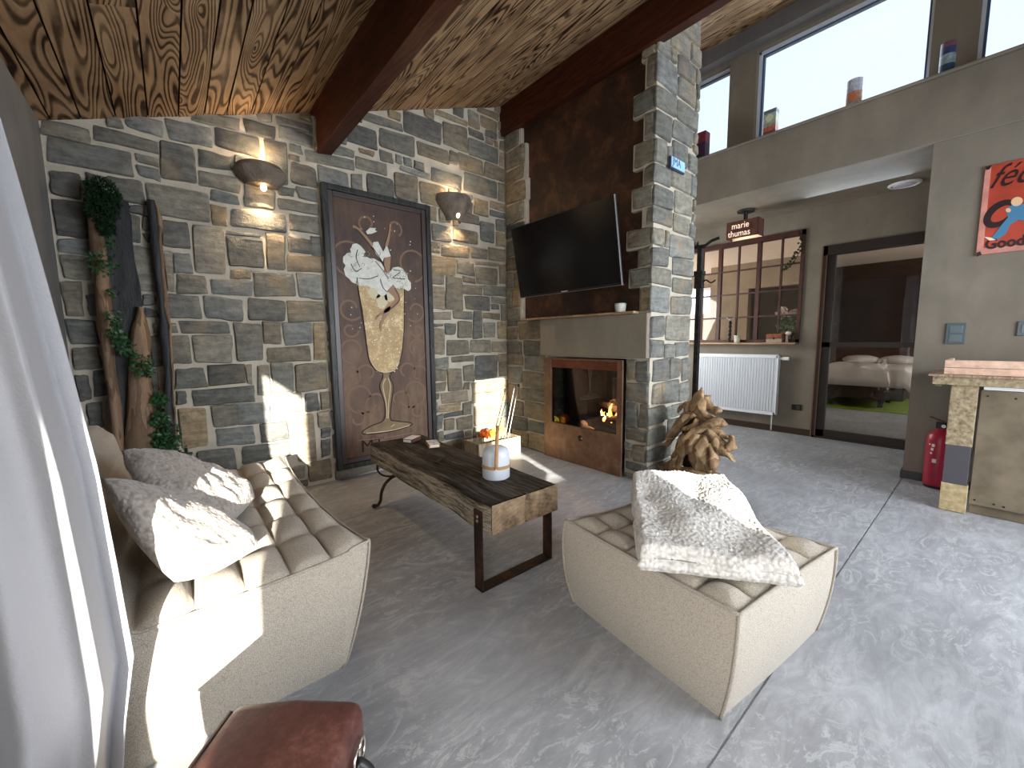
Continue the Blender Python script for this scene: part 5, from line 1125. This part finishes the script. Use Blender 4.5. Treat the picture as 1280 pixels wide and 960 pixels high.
child(MB().bbox(5.493, ry0-.003, rz0+.01, 5.57, ry0+.006, rz1+.004, .002), 'side_cover', RADW, ra); child(MB().bbox(5.493, ry0-.003, rz1-.006, 5.57, ry1, rz1+.004, .002), 'top_grille', RADW, ra)
b = MB(); b.tube([(5.53, ry0, .895), (5.53, ry0-.035, .895)], .012, 10); b.tube([(5.53, ry0-.03, .895), (5.53, ry0-.10, .895)], .020, 14); child(b, 'valve', WHITE, ra, smooth=False)
b = MB(); b.tube([(5.55, ry0+.05, rz0), (5.55, ry0+.05, .02)], .008, 8); child(b, 'pipe', WHITE, ra, smooth=True)
so_ = empty('wall_socket', (5.59, 1.467, .32), 'black wall socket between the radiator and the glass door', 'socket')
child(MB().bbox(5.588, 1.418, .29, 5.5999, 1.516, .356, .002), 'cover', BLACK, so_); child(MB().bbox(5.586, 1.435, .302, 5.589, 1.470, .345, .001), 'insert', simple('dark_grey', (.03, .03, .03), .5), so_)

# lantern under the soffit ---------------------------------------------------
le = empty('hanging_sign_lamp', (5.08, 1.935, 2.25), 'rusty box lamp with cut out letters under the soffit', 'lamp'); LX, LX1, LY0, LY1, LZ0, LZ1 = 5.0, 5.16, 1.772, 2.103, 2.268, 2.455
LR = mat_rust('lamp_rust', [(.045, .012, .008), (.085, .026, .018), (.15, .05, .035)], 9, .6, .2); t = .004
b = MB(); b.box(LX, LY0, LZ0, LX+t, LY1, LZ1); b.box(LX1-t, LY0, LZ0, LX1, LY1, LZ1); b.box(LX, LY0, LZ0, LX1, LY0+t, LZ1); b.box(LX, LY1-t, LZ0, LX1, LY1, LZ1); child(b, 'shade', LR, le)
b = MB(); b.box(LX+.006, LY0+.006, LZ0+.01, LX+.008, LY1-.006, LZ1-.02); b.box(LX1-.009, LY0+.006, LZ0+.002, LX1-.006, LY1-.006, LZ1-.03); child(b, 'liner', simple('cream_liner', (.8, .72, .6), .7), le)
b = MB(); b.tube([(5.08, 1.935, LZ1-.05), (5.08, 1.935, 2.565)], .022, 10); b.lathe([(0, 2.548), (.085, 2.552), (.09, 2.568), (0, 2.570)], 5.08, 1.935, 24); b.box(5.0, 1.930, LZ1-.012, 5.16, 1.94, LZ1-.006); child(b, 'ceiling_mount', BLACK, le)
b = MB(); b.blob((5.08, 1.935, 2.375), .028, 2); child(b, 'bulb', simple('lamp_bulb', (1, .9, .7), .3, emit=(1, .78, .5), es=12), le, smooth=True)
LT = simple('glowing_letters', (.8, .6, .5), .5, emit=(1, .72, .55), es=.45)
text('lettering', 'marie', .095, LT, (LX-.002, 2.05, 2.372), ROT_X, le, .001, sx=.85); text('lettering', 'thumas', .095, LT, (LX-.002, 2.085, 2.288), ROT_X, le, .001, sx=.85)
li = bpy.data.lights.new('lamp_light', 'POINT'); li.energy = 2.2; li.color = (1, .80, .58); li.shadow_soft_size = .012; lo = bpy.data.objects.new('lamp_light', li); COL.objects.link(lo); lo.location = (5.08, 1.935, 2.412)
sp_ = empty('ceiling_spot', (5.40, .675, 2.572), 'round white recessed lamp in the soffit above the glass door', 'ceiling lamp')
child(MB().lathe([(0, 2.5715), (.118, 2.571), (.122, 2.566), (.112, 2.556), (.098, 2.553), (.095, 2.560), (0, 2.560)], 5.40, .675, 36), 'ring', WHITE, sp_, smooth=False)
child(MB().lathe([(.094, 2.5595), (.06, 2.552), (0, 2.549)], 5.40, .675, 36), 'diffuser', simple('lilac_diffuser', (.62, .62, .82), .3), sp_, smooth=True)

# window sill things -----------------------------------------------------------
SX = 5.53; sz = WZ0+.001
cs_ = empty('twisted_candlestick', (SX, 2.228, sz), 'black twisted candlestick on the window sill', 'candlestick')
b = MB(); b.lathe([(0, sz), (.035, sz), (.035, sz+.008), (.010, sz+.02), (0, sz+.02)], SX, 2.228, 14); child(b, 'foot', BLACK, cs_)
for ph in (0, PI): b = MB(); b.tube([(SX+.010*math.cos(ph+k*.55), 2.228+.010*math.sin(ph+k*.55), sz+.018+k*.0088) for k in range(30)], .009, 6); child(b, 'twisted_rod', BLACK, cs_, smooth=True)
b = MB(); b.tube([(SX, 2.228-.055, sz+.33), (SX, 2.228-.03, sz+.30), (SX, 2.228, sz+.285), (SX, 2.228+.03, sz+.30), (SX, 2.228+.055, sz+.33)], .006, 6); b.lathe([(0, sz+.28), (.022, sz+.285), (.024, sz+.30), (0, sz+.30)], SX, 2.228, 12); child(b, 'scroll_top', simple('bright_iron', (.3, .3, .28), .4, .6), cs_, smooth=True)
b = MB(); b.lathe([(0, sz), (.028, sz), (.033, sz+.01), (.036, sz+.085), (.040, sz+.09), (.034, sz+.088), (0, sz+.08)], SX, 2.137, 20); tag(b.build('ceramic_pot', simple('cream_glaze', (.55, .55, .47), .4, var=(40, .25)), smooth=True), 'small cream pot beside the twisted candlestick', 'pot')
ch_ = empty('small_chest', (SX, 1.71, sz), 'small red brown chest on the right of the window sill', 'box')
child(MB().bbox(SX-.05, 1.628, sz, SX+.04, 1.792, sz+.045, .003), 'base', simple('chest_base', (.33, .27, .20), .7, var=(40, .3)), ch_); child(MB().bbox(SX-.052, 1.626, sz+.046, SX+.042, 1.794, sz+.102, .008), 'lid', simple('red_brown_lid', (.22, .07, .04), .6, var=(40, .4)), ch_)
child(MB().bbox(SX-.056, 1.70, sz+.035, SX-.051, 1.72, sz+.06, .001), 'clasp', BLACK, ch_)
b = MB(); b.lathe([(0, sz), (.018, sz), (.012, sz+.03), (.010, sz+.07), (.014, sz+.08), (0, sz+.082)], SX, 1.592, 14); b.blob((SX, 1.577, sz+.105), (.025, .034, .024), 2); tag(b.build('pale_figurine', simple('pink_white_clay', (.62, .50, .46), .6), smooth=True), 'pale rounded figurine right of the small chest', 'figurine')
b = MB(); b.tube([(SX-.04, 1.93, sz+.006), (SX-.04, 1.90, sz+.012), (SX-.04, 1.87, sz+.006), (SX-.04, 1.84, sz+.012), (SX-.04, 1.82, sz+.006)], .006, 6); tag(b.build('bead_string', simple('dark_beads', (.10, .06, .05), .5), smooth=True), 'short dark string lying on the sill left of the chest', 'string')

# plant behind the inner window ---------------------------------------------------
gp = empty('potted_plant', (6.25, 1.80, 0), 'green plant with white blossoms behind the right panes of the inner window', 'plant')
b = MB(); b.lathe([(0, 0), (.10, 0), (.15, .75), (.16, .78), (.14, .78), (.13, .74), (0, .72)], 6.25, 1.80, 24); child(b, 'pot', simple('dark_planter', (.05, .05, .055), .5), gp, smooth=True)
r3 = random.Random(9); b = MB(); b2 = MB()
for k in range(420):
    a = r3.uniform(0, 6.28); rr4 = .13*math.sqrt(r3.random()); c0 = Vector((6.25+rr4*math.cos(a), 1.79+rr4*math.sin(a), r3.uniform(.78, 1.42))); d = Vector((r3.uniform(-1, 1), r3.uniform(-1, 1), r3.uniform(-.4, 1))).normalized(); t1 = d.orthogonal().normalized(); t2 = d.cross(t1); L = r3.uniform(.03, .055)
    b.add([c0, c0+t1*L*.5+t2*L*.3, c0+t1*L, c0+t1*L*.5-t2*L*.3], [(0, 1, 2, 3)])
child(b, 'leaves', simple('plant_leaf', (.03, .13, .03), .5, var=(30, .5)), gp)
for k in range(34):
    c0 = Vector((6.20+r3.uniform(-.08, .08), 1.80+r3.uniform(-.11, .11), 1.47+r3.uniform(-.04, .06))); d = Vector((r3.uniform(-1, 0), r3.uniform(-.5, .5), r3.uniform(-.2, 1))).normalized(); t1 = d.orthogonal().normalized()*.035; t2 = d.cross(t1); b2.add([c0-t1, c0-t2*.6, c0+t1, c0+t2*.6+d*.02], [(0, 1, 2, 3)])
child(b2, 'blossoms', simple('white_pink_petals', (.75, .62, .58), .6), gp)
b = MB(); r3 = random.Random(2); pts = [(5.585, 1.50, 2.30), (5.575, 1.51, 2.16), (5.57, 1.56, 2.05), (5.57, 1.60, 1.98), (5.57, 1.66, 1.93)]
b.tube(smoothp(pts, False, 4), .004, 5)
for q in smoothp(pts, False, 6): 
    for k in range(2): c0 = Vector(q)+Vector((-.01, r3.uniform(-.03, .03), r3.uniform(-.02, .02))); b.add([c0, c0+Vector((0, .018, .012)), c0+Vector((-.004, .03, 0)), c0+Vector((0, .018, -.014))], [(0, 1, 2, 3)])
tag(b.build('ivy_twig', simple('dark_ivy', (.02, .03, .015), .6)), 'thin dark ivy twig at the right edge of the inner window', 'ivy')
wn = empty('window_5', (8.99, 4.2, 1.66), 'bright white window far back in the next room', 'window'); wn['kind'] = 'structure'
b = MB()
for q in ((3.93, 1.66, 4.50, 1.72), (3.93, 2.16, 4.50, 2.22), (3.93, 1.72, 3.99, 2.16), (4.44, 1.72, 4.50, 2.16), (4.19, 1.72, 4.24, 2.16)): b.box(8.94, q[0], q[1], 8.995, q[2], q[3])
child(b, 'window_frame', WHITE, wn); child(MB().box(8.97, 3.99, 1.72, 8.98, 4.44, 2.16), 'pane', simple('daylight_pane', (.6, .7, .9), .3, emit=(.6, .74, 1.), es=.9), wn)

# bed ------------------------------------------------------------------------
be = empty('bed', (9.2, 1.4, 0), 'bed with white duvet and pillows behind the glass door', 'bed')
LIN = simple('white_linen', (.66, .62, .60), .8, bmp=(6, .25, .03)); BX0, BX1, BY0, BY1 = 8.25, 10.2, .80, 1.88
child(MB().bbox(BX0+.08, BY0+.05, .16, BX1, BY1, .36, .01), 'bed_base', simple('dark_base', (.05, .03, .02), .6), be); child(MB().bbox(BX0+.04, BY0+.02, .36, BX1, BY1, .56, .04), 'mattress', LIN, be)
child(MB().bbox(BX1, .3, .1, BX1+.06, 2.3, .95, .01), 'headboard', simple('headboard_brown', (.07, .03, .02), .6), be)
b = MB()
def duv(u, v):
    x = BX0-.04+(1.5)*u; y = BY0-.12+(BY1-BY0+.16)*v; z = .66+.025*mnoise.noise(Vector((x*3, y*4, 0)))
    ex_ = max(0, 1-u/.07); ey_ = max(0, 1-v/.14); z -= .26*ex_**1.5+.36*ey_**1.3*(.6+.4*(1-u)); return Vector((x+.03*mnoise.noise(Vector((y*6, z*5, 0)))*ex_, y-.10*ey_*(1-u), max(z, .24)))
b.grid(duv, 60, 60); dv = child(b, 'duvet', LIN, be, smooth=True); sm = dv.modifiers.new('t', 'SOLIDIFY'); sm.thickness = .03
for y in (1.1, 1.62): b = MB(); b.blob((9.85, y, .71), (.20, .27, .09), 3, amp=.12); child(b, 'pillow', LIN, be, smooth=True)
for k in range(3): child(MB().bbox(BX0+.3+k*.7, BY0+.3, .017, BX0+.36+k*.7, BY0+.36, .17, .004), 'leg', BLACK, be)
b = MB(); b.bbox(8.14, .45, .001, 10.0, 1.88, .016, .004); tag(b.build('green_rug', simple('lime_green_rug', (.28, .40, .03), .9, bmp=(60, .6, .01))), 'lime green rug under the bed', 'rug')

# counter -----------------------------------------------------------------------
PAL_ = simple('worn_plywood', (.185, .150, .105), .75, var=(4.5, .38), bmp=(30, .3, .006)); PAL2 = simple('pale_spotted_wood', (.33, .265, .17), .8, var=(38, .5), bmp=(40, .5, .006))
co = empty('kitchen_counter', (4.1, -.4, 0), 'rustic plank counter at the right edge of the picture', 'counter'); Yq = -1.2
child(MB().bbox(3.795, Yq, .884, 4.44, .278, .897, .002), 'countertop', woodmat('counter_board', (.18, .11, .07), (.45, .33, .24), (3, 14, 3), 5, .5, .2), co)
child(MB().bbox(3.81, Yq, .832, 3.85, .258, .884, .003), 'front_rail', PAL2, co); child(MB().bbox(3.85, .218, .815, 4.42, .246, .884, .003), 'side_rail', PAL_, co)
b = MB(); b.bbox(3.835, .055, .44, 3.885, .172, .832, .003); child(b, 'leg', PAL2, co)
b = MB(); b.bbox(3.836, .058, .185, 3.886, .169, .44, .002); child(b, 'leg_sleeve', simple('grey_violet_paint', (.085, .080, .092), .6), co)
b = MB(); b.bbox(3.832, .052, .003, 3.888, .172, .185, .003); child(b, 'leg_foot', simple('yellow_plank', (.46, .36, .20), .8, var=(30, .3)), co)
b = MB(); b.bbox(3.862, Yq, .068, 3.88, .044, .805, .003); child(b, 'front_panel', PAL_, co)
b = MB(); b.bbox(3.89, Yq, .002, 3.905, .040, .068, .003); child(b, 'toe_board', PAL_, co)
for y, z in ((.015, .77), (-.095, .765), (.02, .10), (-.06, .095), (-.10, .09), (-.2, .77)): b = MB(); b.lathe([(0, .0015), (.006, .0015), (.006, 0)], n=8, M=Matrix.Translation((3.8615, y, z))@Matrix.Rotation(-PI/2, 4, 'Y')); child(b, 'nail_head', BLACK, co)
b = MB(); b.bbox(3.856, Yq, .808, 3.872, .035, .829, .002); child(b, 'appliance_strip', simple('white_strip', (.8, .82, .84), .3), co)
b = MB(); b.bbox(4.38, .06, .02, 4.40, .20, .83, .003); child(b, 'rear_leg', PAL_, co)
PK = simple('pale_pink_board', (.68, .47, .36), .7, var=(22, .22))
bs_ = empty('raised_bar_shelf', (3.9, -.4, .898), 'pale board box standing on the counter end', 'shelf')
child(MB().bbox(3.852, Yq, .898, 3.90, .212, .940, .002), 'lower_board', PK, bs_); child(MB().bbox(3.852, Yq, .942, 3.90, .212, .988, .002), 'upper_board', PK, bs_); child(MB().bbox(3.90, .19, .898, 4.3, .212, .985, .002), 'end_board', PK, bs_)

# fire extinguisher ---------------------------------------------------------------
ex = empty('fire_extinguisher', (4.38, .222, 0), 'red fire extinguisher on the floor behind the counter leg', 'fire extinguisher'); RED = simple('extinguisher_red', (.33, .012, .035), .35); fx_, fy_ = 4.38, .222
child(MB().lathe([(0, .012), (.062, .012), (.074, .025), (.076, .05), (.076, .36), (.070, .40), (.050, .43), (.024, .445), (.022, .46), (0, .46)], fx_, fy_, 32), 'cylinder', RED, ex, smooth=True)
child(MB().lathe([(0, .001), (.068, .001), (.068, .016), (0, .016)], fx_, fy_, 24), 'base_ring', BLACK, ex)
b = MB(); b.bbox(fx_-.02, fy_-.022, .455, fx_+.02, fy_+.03, .50, .004); child(b, 'valve', BLACK, ex)
b = MB(); b.bbox(fx_-.012, fy_-.01, .505, fx_+.012, fy_+.075, .514, .003, M=Matrix.Translation((0, fy_, .5))@Matrix.Rotation(.35, 4, 'X')@Matrix.Translation((0, -fy_, -.5))); child(b, 'lever', simple('dark_red_lever', (.14, .01, .015), .4), ex)
b = MB(); b.tube([(fx_-.02, fy_-.01, .475), (fx_-.03, fy_-.012, .475)], .012, 12); child(b, 'gauge', simple('white_gauge', (.8, .8, .78), .3), ex)
b = MB(); b.tube(smoothp([(fx_-.01, fy_-.03, .48), (fx_-.02, fy_-.07, .49), (fx_-.02, fy_-.088, .54), (fx_-.02, fy_-.092, .60)], False, 5), .018, 10); child(b, 'hose', BLACK, ex, smooth=True)
WL = simple('white_label', (.7, .62, .62), .5)
for z, w, yy in ((.33, .018, .03), (.30, .016, .034), (.27, .012, .038), (.335, .010, .05), (.215, .024, .018)):
    a = math.atan2(yy, -.07); d = Vector((-math.sqrt(max(0, .0767**2-yy**2)), yy)); b = MB(); tn = Vector((-d.y, d.x)).normalized()
    p0 = Vector((fx_+d.x, fy_+d.y, z)); b.add([p0+Vector((tn.x, tn.y, 0))*(-w/2)+Vector((0, 0, -w*.6)), p0+Vector((tn.x, tn.y, 0))*(w/2)+Vector((0, 0, -w*.6)), p0+Vector((tn.x, tn.y, 0))*(w/2)+Vector((0, 0, w*.6)), p0+Vector((tn.x, tn.y, 0))*(-w/2)+Vector((0, 0, w*.6))], [(0, 1, 2, 3)]); child(b, 'label_mark', WL, ex)

# switches and enamel sign -----------------------------------------------------------
SLB = simple('slate_blue_switch', (.045, .075, .095), .35)
for y0, y1, z0, z1, lab in ((.156, .258, 1.085, 1.238, 'slate blue double switch above the end of the counter'), (-.18, -.078, 1.14, 1.238, 'slate blue switch cut by the right edge of the picture')):
    so3 = empty('light_switch', (X_S, (y0+y1)/2, z0), lab, 'switch', 'slate blue switches'); child(MB().bbox(X_S-.010, y0, z0, X_S-.0005, y1, z1, .002), 'cover', SLB, so3)
    zz = [z0+.014, (z0+z1)/2+.004] if z1-z0 > .12 else [z0+.02]; 
    for z in zz: child(MB().bbox(X_S-.013, y0+.018, z, X_S-.009, y1-.018, z+.055, .002), 'rocker', simple('slate_rocker', (.06, .10, .125), .3), so3)
sg = empty('enamel_sign', (X_S, -.06, 1.713), 'red enamel advertising sign with a man rolling a tyre', 'sign'); XA = X_S-.012
def sgp(x, y): q = P(1215+x/6.86, 190+y/6.86, 0, XA); return (q.y, q.z)
child(MB().bbox(XA, -.27, 1.716, X_S-.001, .15, 2.322, .003), 'plate', simple('enamel_red', (.42, .055, .03), .35, var=(5, .3)), sg)
def sflat(name, polys, mat, k): 
    b = MB()
    for pts in polys: b.prism(pts, lambda u, v, d: Vector((XA-.0006*k-d, u, v)), .0008)
    return child(b, name, mat, sg)
PKE = simple('worn_pink_edge', (.52, .22, .18), .5, var=(9, .3))
sflat('pale_border', [[(.149, 1.717), (.149, 2.321), (.122, 2.321), (.118, 1.76), (-.269, 1.745), (-.269, 1.717)]], PKE, 1)
circ = lambda cx, cy, rx, ry, rot=0, n=28: [sgp(cx+rx*math.cos(2*PI*i/n)*math.cos(rot)-ry*math.sin(2*PI*i/n)*math.sin(rot), cy+rx*math.cos(2*PI*i/n)*math.sin(rot)+ry*math.sin(2*PI*i/n)*math.cos(rot)) for i in range(n)]
DKB = simple('enamel_dark', (.022, .010, .012), .35)
sflat('tyre', [circ(240, 530, 165, 95, -.62)], DKB, 2); sflat('tyre_opening', [circ(252, 530, 105, 48, -.62)], simple('enamel_red_2', (.42, .055, .03), .35), 3)
sflat('overalls', [[sgp(*q) for q in ((285, 490), (345, 455), (450, 445), (470, 600), (400, 580), (330, 620), (290, 700), (230, 748), (165, 740), (205, 690), (250, 630), (310, 560))]], simple('enamel_blue', (.06, .20, .36), .35), 4)
sflat('head_and_hand', [circ(385, 425, 52, 38, -.3), circ(312, 500, 22, 18)], simple('enamel_skin', (.72, .48, .28), .4), 5); sflat('shoe', [[sgp(*q) for q in ((105, 728), (165, 735), (205, 755), (150, 760))]], simple('enamel_cream', (.8, .72, .6), .4), 5)
sflat('corner_chips', [[sgp(*q) for q in ((118, 125), (175, 112), (150, 150), (118, 155))], [sgp(*q) for q in ((38, 865), (70, 852), (85, 880), (38, 900))]], DKB, 5)
text('lettering', 'féc', .21, DKB, (XA-.002, .128, 2.165), ROT_X, sg, .0006, sx=.72, shear=.55); text('lettering', 'Goodyear', .095, DKB, (XA-.002, .112, 1.752), ROT_X, sg, .0008, sx=.80, bold=3)

# tins on the ledge ---------------------------------------------------------------------
LZ = 3.056
def tin(y0, y1, h, cols, label, rnd, x=4.55):
    o = empty('advertising_tin', (x, (y0+y1)/2, LZ), label, 'tin', 'tins on the ledge under the high windows'); w = abs(y1-y0); z = LZ; k = 0
    for hh, c in cols:
        b = MB(); r = w/2*(1 if k else 1)
        if rnd: b.lathe([(0, z), (r, z), (r, z+h*hh-.0005), (0, z+h*hh-.0005)], x, (y0+y1)/2, 24)
        else: b.bbox(x-w*.35, y0, z, x+w*.35, y1, z+h*hh-.0005, .0015)
        child(b, 'printed_band', simple('tin_print_%d_%d' % (int(y0*1000), k), c, .4, var=(50, .35)), o); z += h*hh; k += 1
    return z
tin(2.150, 2.30, .275, ((.12, (.03, .02, .06)), (.48, (.03, .012, .04)), (.40, (.16, .02, .035))), 'dark red tin half hidden by the chimney', False)
tin(1.497, 1.605, .235, ((.16, (.22, .06, .06)), (.20, (.45, .12, .10)), (.14, (.30, .30, .25)), (.22, (.38, .40, .30)), (.14, (.33, .38, .38)), (.14, (.12, .15, .20))), 'red and grey carton shaped tin, leftmost on the wide window', False)
tin(.875, .985, .215, ((.12, (.35, .28, .35)), (.42, (.40, .22, .16)), (.40, (.40, .42, .52)), (.06, (.5, .52, .6))), 'grey cup shaped tin with red print in the middle of the window', True)
tin(.355, .440, .225, ((.06, (.5, .65, .7)), (.26, (.02, .05, .10)), (.30, (.20, .27, .30)), (.22, (.03, .04, .12)), (.16, (.12, .06, .07))), 'dark tin can in front of the right window pier', True)

for (y, z, r, c) in ((1.551, LZ+.16, .032, (.55, .62, .45)), (.93, LZ+.075, .026, (.50, .14, .08))):
    b = MB(); b.prism([(y+r*math.cos(a*PI/9), z+r*math.sin(a*PI/9)) for a in range(18)], lambda u, v, d: Vector((4.55-(.0385 if y > 1.2 else .0555)-d, u, v)), .001)
    tn_ = min((o for o in bpy.data.objects if o.name.startswith('advertising_tin')), key=lambda o: abs(o.location.y-y)); child(b, 'printed_emblem', simple('emblem_%d' % int(y*100), c, .4), tn_)
